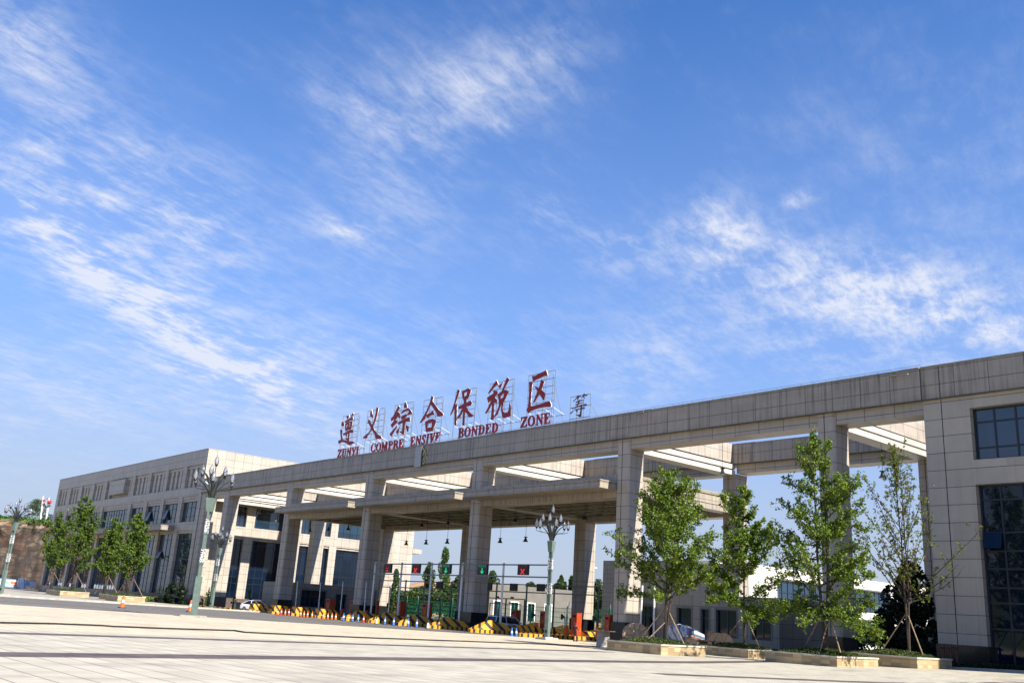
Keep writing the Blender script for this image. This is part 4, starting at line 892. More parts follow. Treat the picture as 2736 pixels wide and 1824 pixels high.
def yellow_gate(px0, px1, X, lb):
    Y = X/az(px1, 1640); z = zg(X, Y)+.3; o = (X, Y, z); t = thing('folding_gate', lb, 'gate', o)
    x0 = az(px0, 1640)*Y; b = MB()
    b.slab([(x0, Y, z+.75), (X-.25, Y, z+1.05), (X-.25, Y, z+.8), (x0+1.2, Y, z+.5)], (0, .1, 0)); b.obj('upper_bar', M['yellow'], t, o)
    MB().slab([(x0, Y+.12, z+.5), (x0, Y+.12, z+.7), (X-.25, Y+.12, z+.35), (X-.25, Y+.12, z+.1)], (0, .1, 0)).obj('lower_bar', M['yellow'], t, o)
    MB().box(x0-.12, x0, Y, Y+.14, z-.2, z+.8).obj('end_post', M['black'], t, o)
yellow_gate(1403, 1430, IX[8], 'yellow folding lane gate beside the white van'); yellow_gate(1482, 1509, IX[9], 'yellow folding lane gate right of the street lamp post')
# traffic cones
def cone(kind):
    t = thing('traffic_cone', '', 'traffic cone', group='traffic cones on the road')
    cols = {'orange': ('orange', 'marking', 'orange'), 'red': ('ledcone', 'marking', 'ledcone'), 'blue': ('bluecone', 'marking', 'bluecone'), 'pale': ('marking', 'marking', 'black')}[kind]
    MB().prism([(-.2, -.2), (.2, -.2), (.2, .2), (-.2, .2)], 0, .05).obj('foot', M['black'], t)
    MB().lathe([(.155, .05), (.115, .32)], n=10).obj('lower_cone', M[cols[0]], t)
    MB().lathe([(.116, .325), (.085, .52)], n=10).obj('band', M[cols[1]], t)
    MB().lathe([(.084, .525), (.045, .78), (.01, .79)], n=10).obj('tip', M[cols[2]], t)
    return t
M['bluecone'] = mat('faded blue plastic', (.03, .14, .42), .5, var=.2); M['ledcone'] = mat('red plastic', (.6, .03, .03), .45)
protos = {}
L1 = lambda x, y: (700+x/3.36, 1560+y/3.36)
cones = [((326, 1621.3), 'orange', 1.5, 'lone orange cone on the road before the left planters'), ((507, 1632), 'orange', 1.5, 'orange cone half hidden by the largest street lamp'),
 (L1(134, 270), 'orange', 1, 'orange cone, leftmost of the row by the low islands'), (L1(170, 272), 'red', 1.1, 'red bollard cone with a white band, left one of two'), (L1(206, 274), 'orange', 1, 'orange cone between the two red bollard cones'), (L1(238, 277), 'red', 1.1, 'red bollard cone, right one of two'),
 (L1(345, 283), 'orange', 1, 'orange cone at the box end of the third low island'), (L1(375, 287), 'orange', 1, 'orange cone second in the middle cluster of four'), (L1(407, 288), 'orange', 1, 'orange cone third in the middle cluster of four'), (L1(448, 290), 'orange', 1, 'orange cone last in the middle cluster of four'),
 (L1(548, 297), 'orange', 1, 'orange cone against the box end of the fourth low island'), (L1(590, 300), 'orange', 1, 'orange cone second of the right cluster of four'), (L1(625, 304), 'orange', 1, 'orange cone third of the right cluster of four'), (L1(660, 307), 'orange', 1, 'orange cone next to the first blue cone'),
 (L1(730, 310), 'blue', 1.15, 'blue cone at the tip of the leftmost sloping nose'), (L1(812, 320), 'blue', 1.1, 'blue cone before the leftmost sloping nose, left of a pair'), (L1(862, 325), 'blue', 1.1, 'blue cone next to the red and white cone'), (L1(910, 328), 'red', 1., 'red and white cone before the leftmost sloping nose'),
 (L1(1025, 340), 'pale', 1.05, 'pale cone before the second sloping nose'), (L1(1102, 347), 'blue', 1.1, 'blue cone below the second sloping nose, left of a pair'), (L1(1180, 355), 'blue', 1.1, 'blue cone at the end of the second sloping nose'), (L1(1310, 372), 'blue', 1.15, 'blue cone before the third sloping nose, left of a pair'), (L1(1387, 380), 'blue', 1.15, 'blue cone before the third sloping nose, right of a pair'),
 (L1(1487, 388), 'pale', 1.15, 'pale cone with a black tip under the third gantry post'), (L1(2240, 465), 'blue', 1.05, 'blue cone right of the island before the white van, left of a pair'), (L1(2280, 465), 'blue', 1.05, 'blue cone right of the island before the white van, right of a pair')]
for p, k, s, lb in cones:
    q = gp(*p); q.z -= .06
    if q.y > 61: q = EYE+(q-EYE)*(60.4/q.y); q.z = zg(q.x, q.y); s *= 1.0
    if k not in protos: c = protos[k] = cone(k); c.location = q
    else: c = dup(protos[k], q)
    c.scale = (s*.98,)*3; c['label'] = lb
# lamps hanging on wires
def make_pendant():
    t = thing('pendant_lamp', '', 'pendant lamp', group='bell shaped lamps hung on wires under the gate')
    MB().lathe([(.2, 0), (.34, -.02), (.33, .02), (.19, .2), (.15, .36), (.12, .38)], n=14).obj('shade', M['petal'], t, smooth=False)
    MB().lathe([(.12, .38), (.13, .5), (.24, .52), (.24, .6), (.05, .62)], n=12).obj('cap', M['petal'], t)
    return t
pend = make_pendant(); first = True
for (px, py, Y, top, lb) in [(1085, 1455, 79, 13.4, 'hanging bell lamp, leftmost of three dark ones before the sunlit wall'), (1138, 1453, 79, 13.4, 'hanging bell lamp, middle of three dark ones against the sky'), (1194.6, 1451, 79, 13.4, 'hanging bell lamp, right of three dark ones against the sky'), (1336, 1449, 79, 13.4, 'hanging bell lamp, left of two dark ones right of the middle column'), (1404, 1446, 79, 13.4, 'hanging bell lamp, right of two dark ones by the street lamp'),
  (1376, 1394, 72, 14., 'pale hanging bell lamp inside the canopy, left of the street lamp buds'), (1562, 1387, 72, 14., 'pale hanging bell lamp inside the canopy, right of the street lamp buds'), (1126.5, 1406, 72, 14., 'pale hanging bell lamp inside the middle canopy bay'), (1197, 1400, 72, 14., 'pale hanging bell lamp inside the middle canopy bay, beside the column'),
  (828, 1419, 72, 14., 'hanging bell lamp, leftmost of three before the glass of the office building'), (877, 1417, 72, 14., 'hanging bell lamp, middle of three before the office building'), (930, 1415, 72, 14., 'hanging bell lamp, right of three before the office building'),
  (692, 1371, 75, 17.9, 'pale hanging bell lamp, higher one before the dark upper window'), (736, 1394, 75, 17.9, 'pale hanging bell lamp, lower one before the dark upper window'), (1930.6, 1266, 75, 18, 'hanging bell lamp beside the top of the second right tree'), (2358.6, 1276, 75, 18, 'hanging bell lamp above the sparse tree at right')]:
    p = yp(px, py, Y)
    if first: o = pend; o.location = p; first = False
    else: o = dup(pend, p)
    o['label'] = lb
    w_ = MB().rod((0, 0, .6), (0, 0, top-p.z+1.2), .025); w_.obj('wire', M['black'], o)

# ------------------------------------------------------------------ trees
def leafmesh(name, pts, size, m, parent, o, seed, jit=.35, flat=0.):
    rng = np.random.default_rng(seed); P = np.array(pts, float); n = len(P)
    a = rng.normal(size=(n, 3)); a[:, 2] *= (1-flat); a /= np.linalg.norm(a, axis=1)[:, None]
    b = rng.normal(size=(n, 3)); b -= (b*a).sum(1)[:, None]*a; b /= np.linalg.norm(b, axis=1)[:, None]
    s = size*rng.uniform(1-jit, 1+jit, n)[:, None]
    V = np.stack([P-a*s*.9, P+b*s*.55-a*s*.1, P+a*s*.8, P-b*s*.55-a*s*.1], 1).reshape(-1, 3)-np.array(o)
    me = bpy.data.meshes.new(name); me.vertices.add(4*n); me.vertices.foreach_set('co', V.ravel())
    me.loops.add(4*n); me.loops.foreach_set('vertex_index', np.arange(4*n, dtype=np.int32)); me.polygons.add(n)
    me.polygons.foreach_set('loop_start', np.arange(0, 4*n, 4, dtype=np.int32)); me.update(calc_edges=True); me.materials.append(m)
    ob = bpy.data.objects.new(name, me); COL.objects.link(ob)
    if parent: ob.parent = parent
    return ob
def tree(label, base, H, lean, trunks, prof, h0, nl, nleaf, lsz, lm, seed, spread=.16, up=(.45, .9), tw=.32, group=None, extra=(), rt=.11, name='ginkgo_tree', droop=0., wrap=False):
    rr = random.Random(seed); rng = np.random.default_rng(seed); o = tuple(base); t = thing(name, label, 'tree', o, group=group)
    W = MB(); base = Vector(base); lean = Vector(lean); twigs = []
    for ti, (dx, dy, hf, start) in enumerate(trunks):
        pts = []; n = 9; hh = H*hf
        for i in range(n+1):
            s = i/n; w_ = s*s*(3-2*s)
            pts.append(base+Vector((dx*min(s*2.5, 1)+lean.x*s+rr.gauss(0, .035)*s, dy*min(s*2.5, 1)+lean.y*s+rr.gauss(0, .035)*s, -.15+(hh+.15)*s)))
        rs = [rt*(1-.93*(i/n)**.8)*(1 if ti == 0 else .8)+.008 for i in range(n+1)]
        W.tube(pts, rs, 7)
        def at(s): k = min(int(s*n), n-1); return pts[k].lerp(pts[k+1], s*n-k)
        m = int(nl*hf); ph = rr.random()*6
        limbs = [(h0/hf+(1-h0/hf)*((k+rr.random()*.6)/m)**.9, ph+k*2.4+rr.gauss(0, .35), None, None) for k in range(m)]
        if ti == 0: limbs += list(extra)
        for s, phi, Lx, ex in limbs:
            if s > .985: continue
            L_ = (Lx or prof(s*hf)*H*rr.uniform(.62, 1.18)); p = at(s); e = rr.uniform(*up)*(1.25 if s > .7 else 1.); q = [p.copy()]; dirv = Vector((math.cos(phi)*math.cos(e), math.sin(phi)*math.cos(e), math.sin(e)-droop))
            if ex is not None: e = ex; dirv = Vector((math.cos(phi)*math.cos(e), math.sin(phi)*math.cos(e), math.sin(e)))
            nseg = 6
            for j in range(nseg):
                dirv = (dirv+Vector((rr.gauss(0, .1), rr.gauss(0, .1), (.1 if ex is None or ex > .2 else -.04)))).normalized(); q.append(q[-1]+dirv*L_/nseg)
            r0 = max(rs[min(int(s*n), n)]*.55, .012)
            W.tube(q, [r0*(1-.85*j/nseg)+.004 for j in range(nseg+1)], 5)
            for j in range(1, nseg+1): twigs.append((q[j-1], q[j], .55))
            for j in range(2, nseg+1):
                for k in range(3 if tw > .2 else 2):
                    d2 = (dirv*.7+Vector((rr.gauss(0, .6), rr.gauss(0, .6), rr.gauss(.15, .45)))).normalized(); l2 = L_*tw*rr.uniform(.5, 1.1)*(1.15-j/nseg*.5)
                    a = q[j-1].lerp(q[j], rr.random()); b = a+d2*l2
                    if rr.random() < .5: W.tube([a, b], [r0*.3+.003, .003], 4)
                    twigs.append((a, b, 1.))
        for i in range(int(n*.55), n): twigs.append((pts[i], pts[i+1], .7))
    W.obj('trunk', M['bark'], t, o)
    wts = np.array([(b-a).length*w_ for a, b, w_ in twigs]); wts /= wts.sum()
    A = np.array([tuple(q[0]) for q in twigs]); B_ = np.array([tuple(q[1]) for q in twigs])
    # leaves sit in little tufts along the twigs
    ntuft = nleaf//6; idx = rng.choice(len(twigs), ntuft, p=wts); u = rng.random((ntuft, 1))**.8
    C_ = A[idx]*(1-u)+B_[idx]*u+rng.normal(size=(ntuft, 3))*spread*.8
    pts = (np.repeat(C_, 6, 0)+rng.normal(size=(ntuft*6, 3))*spread*.55)
    leafmesh('crown', pts, lsz, M[lm], t, o, seed)
    if wrap: MB().tube([base+Vector((0, 0, .1)), base+Vector((lean.x*.05, 0, 1.25))], rt*1.35, 9).obj('trunk_wrap', M['wrap'], t, o)
    return t
def stake(base, top, lb, grp):
    o = tuple(base); t = tag(MB().tube([base, top], [.045, .035], 6).obj('tree_stake', M['stakewood'], None, o), lb, 'tree stake', grp); return t
# planters with clipped ground cover
def planter(x0, x1, y0, y1, zb, lb, grp, h=.62):
    o = ((x0+x1)/2, (y0+y1)/2, zb); t = thing('planter_box', lb, 'planter', o, group=grp); w_ = .32
    b = MB(); 
    for q in ((x0, x1, y0, y0+w_), (x0, x1, y1-w_, y1), (x0, x0+w_, y0+w_, y1-w_), (x1-w_, x1, y0+w_, y1-w_)): b.box(*q, zb-.4, zb+h-.09)
    b.obj('wall', M['planter'], t, o)
    b = MB(); e = .05
    for q in ((x0-e, x1+e, y0-e, y0+w_+e), (x0-e, x1+e, y1-w_-e, y1+e), (x0-e, x0+w_+e, y0+w_+e, y1-w_-e), (x1-w_-e, x1+e, y0+w_+e, y1-w_-e)): b.box(*q, zb+h-.088, zb+h)
    b.obj('coping', M['cream'], t, o)
    MB().box(x0+w_, x1-w_, y0+w_, y1-w_, zb-.3, zb+h-.1).obj('soil', M['soil'], t, o)
    rng = np.random.default_rng(int(abs(x0*10))); n = 9000 if zb > -.3 and x0 > -60 else 3500
    u = rng.random((n, 2)); dome = .16+.30*np.clip(1-((u[:, 0]-.5)**2+(u[:, 1]-.5)**2)*3.2, 0, 1)
    P = np.stack([x0+.25+u[:, 0]*(x1-x0-.5), y0+.25+u[:, 1]*(y1-y0-.5), zb+h-.12+dome*rng.random(n)**.35+rng.normal(size=n)*.03], 1)
    g = leafmesh('ground_cover', P, .055 if n > 5000 else .09, M['hedge'], t, o, int(n+abs(x0)))
    g['kind'] = 'stuff'
    return t
GP = 'stone planters on the plaza'
pl = []
c = gp(1765.5, 1748.7); x0 = az(1621.7, 1738)*c.y; y1 = c.x/az(1885, 1752)
planter(x0, c.x, c.y, y1, gz(c.x, c.y), 'travertine planter of the fullest tree, leftmost of the near ones', GP); P1 = ((x0+c.x)/2, (c.y+y1)/2, gz(c.x, c.y)+.6)
planter(-44.6, -40.1, 57, 61.5, gz(-42, 57), 'travertine planter half hidden between two nearer planters', GP); P2 = (-42.3, 59.2, gz(-42, 58)+.6)
planter(-34.3, -29.55, 50.5, 55.1, .07, 'travertine planter in front, under the tall twin trunked tree', GP); P3 = (-32.1, 52.6, .66)
planter(-33.2, -28.34, 57.5, 62.1, .23, 'travertine planter of the sparse tree, rightmost', GP); P4 = (-30.7, 59.8, .82)
def put(px, py, P):                                       # tree foot under a photo column, at the planter's depth
    a = az(px, py); return Vector((a*P[1], P[1], P[2]))
TG = 'young ginkgo trees propped with stakes'
def top_at(px, py, b): q = yp(px, py, b.y); return q.z-b.z, (q.x-b.x, 0, 0)
b = put(1778, 1716, P1); H, ln = top_at(1787, 1256, b)
tree('fullest young ginkgo with a broad bushy crown, left of the near trees', b, H, ln, [(0, 0, 1, 0), (.38, .1, .86, 0)], lambda s: .40*(1-((s-.25)/.78)**2)**1 if s > .25 else .40, .25, 27, 27000, .09, 'leaf', 11, .125, (.25, .8), .34, TG, extra=[(.30, 3.5, H*.42, .3), (.27, 3.2, H*.38, .12), (.33, -.4, H*.34, .35), (.29, .4, H*.34, .3), (.26, -1.2, H*.26, .15), (.27, 2.2, H*.26, .2)], wrap=True)
stake(Vector((b.x-1.9, b.y-.6, b.z-.1)), b+Vector((-.1, 0, 2.2)), 'pale stake leaning in from the left against the fullest tree', 'stakes of the fullest tree'); stake(Vector((b.x+1.3, b.y+.4, b.z-.1)), b+Vector((.1, 0, 2.2)), 'stake leaning in from the right against the fullest tree', 'stakes of the fullest tree'); stake(Vector((b.x-.75, b.y-1.3, b.z-.1)), b+Vector((0, -.1, 1.3)), 'short stake in front of the fullest tree', 'stakes of the fullest tree')
b = put(1990, 1722, P2); H, ln = top_at(1985, 1302, b)
tree('narrow topped young ginkgo behind, second of the near trees', b, H, ln, [(0, 0, 1, 0)], lambda s: .33*(1-((s-.3)/.72)**2) if s > .3 else .33, .24, 22, 24000, .095, 'leaf', 23, .125, (.15, .7), .36, TG, extra=[(.27, 3.4, H*.44, .35), (.33, 3.0, H*.38, .4), (.30, .1, H*.34, .0), (.45, -.3, H*.34, .3), (.58, .2, H*.32, .35), (.26, -.9, H*.32, -.1), (.27, -.3, H*.34, -.15), (.3, -1.6, H*.3, .1)])
stake(Vector((b.x-1.6, b.y-.8, b.z-.1)), b+Vector((-.05, 0, 2.4)), 'stake leaning in from the left against the narrow topped tree', 'stakes of the narrow tree'); stake(Vector((b.x+1.5, b.y-.2, b.z-.1)), b+Vector((.05, 0, 2.4)), 'stake leaning in from the right against the narrow topped tree', 'stakes of the narrow tree')
b = put(2207, 1735, P3); H, ln = top_at(2180, 1157, b)
tree('tallest young ginkgo with two dark trunks and a drooping lower bough', b, H, ln, [(-.28, 0, 1, 0), (.3, .15, .93, 0)], lambda s: .25*(1-((s-.2)/.84)**2)+.02, .15, 20, 24000, .095, 'leaf', 37, .12, (.0, .65), .38, TG, extra=[(.24, -.25, H*.32, -.25), (.19, -.1, H*.33, -.12), (.22, -.45, H*.30, -.2), (.28, .1, H*.24, -.1), (.20, -1.4, H*.2, -.2), (.22, 3.0, H*.24, -.1), (.26, 3.5, H*.22, -.15), (.42, 3.1, H*.29, .05), (.48, 3.3, H*.28, .2), (.56, .1, H*.26, .15), (.64, 0., H*.25, .25), (.36, .2, H*.24, .1)], rt=.12)
stake(Vector((b.x-1.9, b.y+.3, b.z-.1)), b+Vector((-.3, 0, 2.2)), 'stake leaning in from the left behind the twin trunks', 'stakes of the twin trunked tree'); stake(Vector((b.x+1.2, b.y-.3, b.z-.1)), b+Vector((.35, 0, 2.2)), 'stake leaning in from the right against the twin trunks', 'stakes of the twin trunked tree'); stake(Vector((b.x+.35, b.y-1.4, b.z-.1)), b+Vector((.2, -.1, 1.8)), 'pale upright stake in front of the twin trunks', 'stakes of the twin trunked tree')
b = put(2430, 1742, P4); H, ln = top_at(2388, 1207, b)
tree('sparse thin leaved ginkgo with bare upswept branches, rightmost', b, H, ln, [(0, 0, 1, 0), (.25, .1, .93, 0)], lambda s: .34*(1-((s-.3)/.74)**2)+.02 if s > .3 else .34, .25, 24, 8000, .075, 'leafsparse', 53, .075, (.75, 1.15), .26, TG, extra=[(.27, .25, H*.52, .6), (.26, -.2, H*.34, .25), (.27, 3.3, H*.46, .7), (.3, 2.8, H*.44, .75), (.33, 3.6, H*.42, .85), (.25, .6, H*.3, .3)], rt=.085)
stake(Vector((b.x-1.9, b.y-.4, b.z-.1)), b+Vector((-.1, 0, 2.6)), 'stake leaning in from the left against the sparse tree', 'stakes of the sparse tree'); stake(Vector((b.x+1.1, b.y-.3, b.z-.1)), b+Vector((.05, 0, 2.5)), 'thin stake leaning in from the right against the sparse tree', 'stakes of the sparse tree')
# the four planters and trees before the office building
GQ = 'stone planters before the office building'; TQ = 'young trees before the office building'
for k, (Y, a_l, a_c, a_r, tpx, tpy, topx, topy, lb, lt) in enumerate([
    (52.5, (88, 1583), (152, 1588.5), None, 136, 1572, 163, 1372, 'travertine planter farthest left before the office building', 'young tree, leftmost of the four, paler and nearest to the rock face'),
    (47.5, (139, 1585), (159, 1591), (237, 1595), 193, 1578, 232, 1328, 'travertine planter with a bright sunlit side, second from the left', 'young tree second from the left, tallest before the office building'),
    (52.5, (241, 1593), (303, 1600), None, 279, 1580, 310, 1384, 'travertine planter third from the left before the office building', 'young yellow green tree third from the left, with several stems'),
    (47.5, (292, 1597), (314, 1601), (386, 1604.6), 340, 1587, 373, 1374, 'travertine planter with a sunlit side, rightmost of the far four', 'young tree rightmost of the four before the office building')]):
    xc = az(*a_c)*Y; xl = az(*a_l)*Y if k % 2 == 0 else xc-5.; xl = max(xl, xc-7.); yr = xc/az(*a_r) if a_r else Y+5
    yr = min(yr, Y+6); zb = gz(xc, Y)+.03
    planter(xl, xc, Y, yr, zb, lb, GQ, .8)
    by = Y+2.4; b = Vector((az(tpx, tpy)*by, by, zb+.75)); H, ln = top_at(topx, topy, b)
    tree(lt, b, H, (ln[0], 0, 0), [(0, 0, 1, 0), (.5, .3, .85, 0), (-.4, .2, .75, 0)][:(3 if k == 2 else 2)], lambda s: .28*(1-((s-.25)/.80)**2)+.01, .2, 21, 9500 if k != 3 else 8000, .17, 'leafleft', 71+k, .17, (.3, .85), .33, TQ, rt=.2, wrap=True)
    g = 'stakes of the far planters'
    stake(Vector((b.x-2.4, b.y-.8, b.z-.1)), b+Vector((-.1, 0, 3.2)), 'pale stake leaning in from the left on the '+['leftmost far tree', 'tallest far tree', 'yellow green far tree', 'rightmost far tree'][k], g); stake(Vector((b.x+.6, b.y+2.2, b.z-.1)), b+Vector((.1, 0, 3.2)), 'pale stake leaning in from the right on the '+['leftmost far tree', 'tallest far tree', 'yellow green far tree', 'rightmost far tree'][k], g)
# bushy trees and shrubs behind
def bush(label, base, rx, ry, h, n, sz, lm, seed, name='tree', trunk_h=.3, grp=None, lobes=7, cat='tree'):
    rng = np.random.default_rng(seed); o = tuple(base); t = thing(name, label, cat, o, group=grp); bx, by, bz = base
    MB().tube([(bx, by, bz-.2), (bx+.1, by, bz+h*trunk_h), (bx, by, bz+h*.75)], [.03*h**.5+.03, .025*h**.5+.02, .01], 6).obj('trunk', M['bark'], t, o)
    P = []
    for k in range(lobes*4):
        u = rng.random(); a = rng.random()*6.28; z = trunk_h*.6+(1-trunk_h*.6)*u; r = math.sin(math.pi*min(max((z-trunk_h*.4)/(1.02-trunk_h*.4), 0), 1)**.8)**.7
        q = rng.random()**.5*.82; c = np.array([bx+math.cos(a)*rx*r*q, by+math.sin(a)*ry*r*q, bz+h*z*.97]); s = np.array([rx, ry, h*.55])*(.14+.13*rng.random())
        v = rng.normal(size=(n//(lobes*4), 3)); v /= np.linalg.norm(v, axis=1)[:, None]; v *= (.55+.45*rng.random((len(v), 1))**.4)*1.15
        P.append(c+v*s)
    leafmesh('crown', np.concatenate(P), sz, M[lm], t, o, seed); return t
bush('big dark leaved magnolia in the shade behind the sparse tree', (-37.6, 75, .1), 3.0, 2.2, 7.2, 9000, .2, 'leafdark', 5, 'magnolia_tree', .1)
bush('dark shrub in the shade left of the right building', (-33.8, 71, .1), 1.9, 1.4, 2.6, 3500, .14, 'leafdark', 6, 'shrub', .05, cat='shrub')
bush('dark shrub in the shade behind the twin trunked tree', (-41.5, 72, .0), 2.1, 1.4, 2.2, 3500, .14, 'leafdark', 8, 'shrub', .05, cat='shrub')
def far(px, pyb, pyt, wpx, Y, lb, lm='leafbg', seed=1, n=3000, name='far_tree', th=.15, grp='trees beyond the gate', zb=None):
    a = az(px, 1600); b = Vector((a*Y, Y, gz(a*Y, Y) if zb is None else zb)); zt = yp(px, pyt, Y).z; b.z = min(yp(px, pyb, Y).z, zt-2) if zb is None else zb
    dist = (Vector((b.x, b.y, 0))).length; rx = wpx*.66*dist/F_PX
    bush(lb, tuple(b), rx, rx, zt-b.z, int(n*1.6), .028*rx+.17, lm, seed, name, th, grp, 8)
far(1180, 1600, 1471, 34, 150, 'tall pale green poplar rising above the lane signals', 'leafbg2', 31, 3500, 'poplar_tree', .1)
far(1140, 1620, 1512, 40, 128, 'dark round headed tree under the second green signal', 'leafbg', 32, 3000, 'far_tree')
far(1120, 1640, 1575, 90, 112, 'broad dark shrub tree behind the green fence at left', 'leafbg', 33, 3500, 'far_tree', .05)
far(1205, 1645, 1560, 80, 114, 'broad dark tree behind the green fence at the middle column', 'leafbg', 34, 3500, 'far_tree', .05)
far(1052, 1640, 1528, 30, 100, 'slim dark leaved tree against the sunlit end wall', 'leafbg', 35, 2500, 'far_tree', .05)
far(1228, 1600, 1538, 46, 132, 'dark tree partly behind the middle column', 'leafbg', 36, 2500)
far(1312, 1590, 1528, 34, 160, 'green tree just right of the middle column', 'leafbg', 37, 2500)
far(1352, 1592, 1566, 50, 190, 'low green bush on the bank above the grey building', 'leafbg', 45, 1500, 'bush', .05)
far(1418, 1605, 1556, 46, 170, 'round green tree on the bank left of the lamp', 'leafbg', 38, 2500)
far(1465, 1612, 1560, 40, 165, 'dark tree on the bank behind the lamp post', 'leafbg', 39, 2500)
far(1497, 1650, 1541, 40, 140, 'tall dark tree right of the lamp post, left of two tops', 'leafbg', 40, 3500)
far(1528, 1650, 1546, 34, 142, 'tall dark tree right of the lamp post, right of two tops', 'leafbg', 41, 3500)
far(1595, 1660, 1556, 52, 140, 'dark tree between the two tall columns', 'leafbg', 42, 3500)
far(1622, 1640, 1572, 40, 138, 'lower dark tree beside the sunlit tall column', 'leafbg', 43, 2500)
far(46, 1392, 1345, 50, 330, 'round dark tree on top of the rock face', 'leafbg', 44, 2500, 'far_tree', .1)
far(122, 1392, 1372, 26, 330, 'small green tree on the rock face below the mast', 'leafbg', 46, 1500, 'far_tree', .1)
far(86, 1396, 1378, 34, 330, 'low green bush on the edge of the rock face', 'leafbg', 47, 1500, 'bush', .05)
def shrub(px, pyb, pyt, wpx, Y, lb, lm, seed, n=1500, sz=None):
    b = gp(px, pyb); b = EYE+(b-EYE)*(Y/b.y); b.z = gz(b.x, b.y); zt = yp(px, pyt, Y).z; rx = wpx/2*Vector((b.x, b.y, 0)).length/F_PX
    bush(lb, tuple(b), rx, rx*.8, zt-b.z, n, sz or .1, lm, seed, 'shrub', .08, None, 5, 'shrub')
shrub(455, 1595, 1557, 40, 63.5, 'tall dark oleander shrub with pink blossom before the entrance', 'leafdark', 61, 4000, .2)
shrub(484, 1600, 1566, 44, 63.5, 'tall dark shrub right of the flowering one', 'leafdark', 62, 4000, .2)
shrub(553, 1603, 1571, 16, 64.5, 'small bright shrub against the sunlit wall by the lamp', 'shrub', 63, 1200)
shrub(537, 1612, 1597, 14, 62, 'round clipped dark shrub at the corner of the building', 'leafdark', 64, 900)
shrub(624, 1615, 1594, 20, 66, 'round clipped shrub left of the white car', 'shrub', 65, 1200)
shrub(663, 1612, 1574, 20, 68, 'bright yellow green shrub behind the white car', 'shrub', 66, 1500)
shrub(668, 1608, 1597, 16, 66, 'low round shrub just behind the roof of the white car', 'hedge', 67, 900)
shrub(1040, 1650, 1618, 20, 95, 'dark green shrub at the foot of the fence corner', 'leafbg', 68, 1200)
# low hedge and lawn strips
def hedge_strip(name, x0, x1, y0, y1, h, n, sz, lm, seed):
    rng = np.random.default_rng(seed); u = rng.random((n, 2)); X = x0+u[:, 0]*(x1-x0); Y = y0+u[:, 1]*(y1-y0)
    Z = np.array([gz(a, c) for a, c in zip(X, Y)])+rng.random(n)**.4*h
    return tag(leafmesh(name, np.stack([X, Y, Z], 1), sz, M[lm], None, (0, 0, 0), seed), kind='stuff')
hedge_strip('low_hedge', -186, -166, 60, 63, .9, 5000, .16, 'shrub', 81)
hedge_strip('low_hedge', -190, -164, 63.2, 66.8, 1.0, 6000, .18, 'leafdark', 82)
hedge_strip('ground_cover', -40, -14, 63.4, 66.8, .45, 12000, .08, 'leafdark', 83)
hedge_strip('wild_hedge', -166, -116, 106, 116, 5.0, 16000, .3, 'leafbg', 84)
hedge_strip('wild_hedge', -57, -38, 92, 96, 3.2, 8000, .2, 'leafbg2', 86)
hedge_strip('wild_hedge', -108, -70, 112, 120, 3.6, 9000, .3, 'leafbg', 85)
sheet('lawn', M['grass'], lin(-165, -136, 6), lin(62.5, 67, 3)+[72, 90, 114], .05)
sheet('lawn', M['grass'], lin(-125, -66, 8), [92, 96, 102, 140, 220], .06)
strip('lawn_kerb', M['kerb'], seg((-46, 63.1), (-12, 63.1), 12), .22, 0., .16)
sheet('planting_bed', M['soil'], lin(-46, 0, 10), [63.2, 64.5, 66, 67, 70, 78], .04)

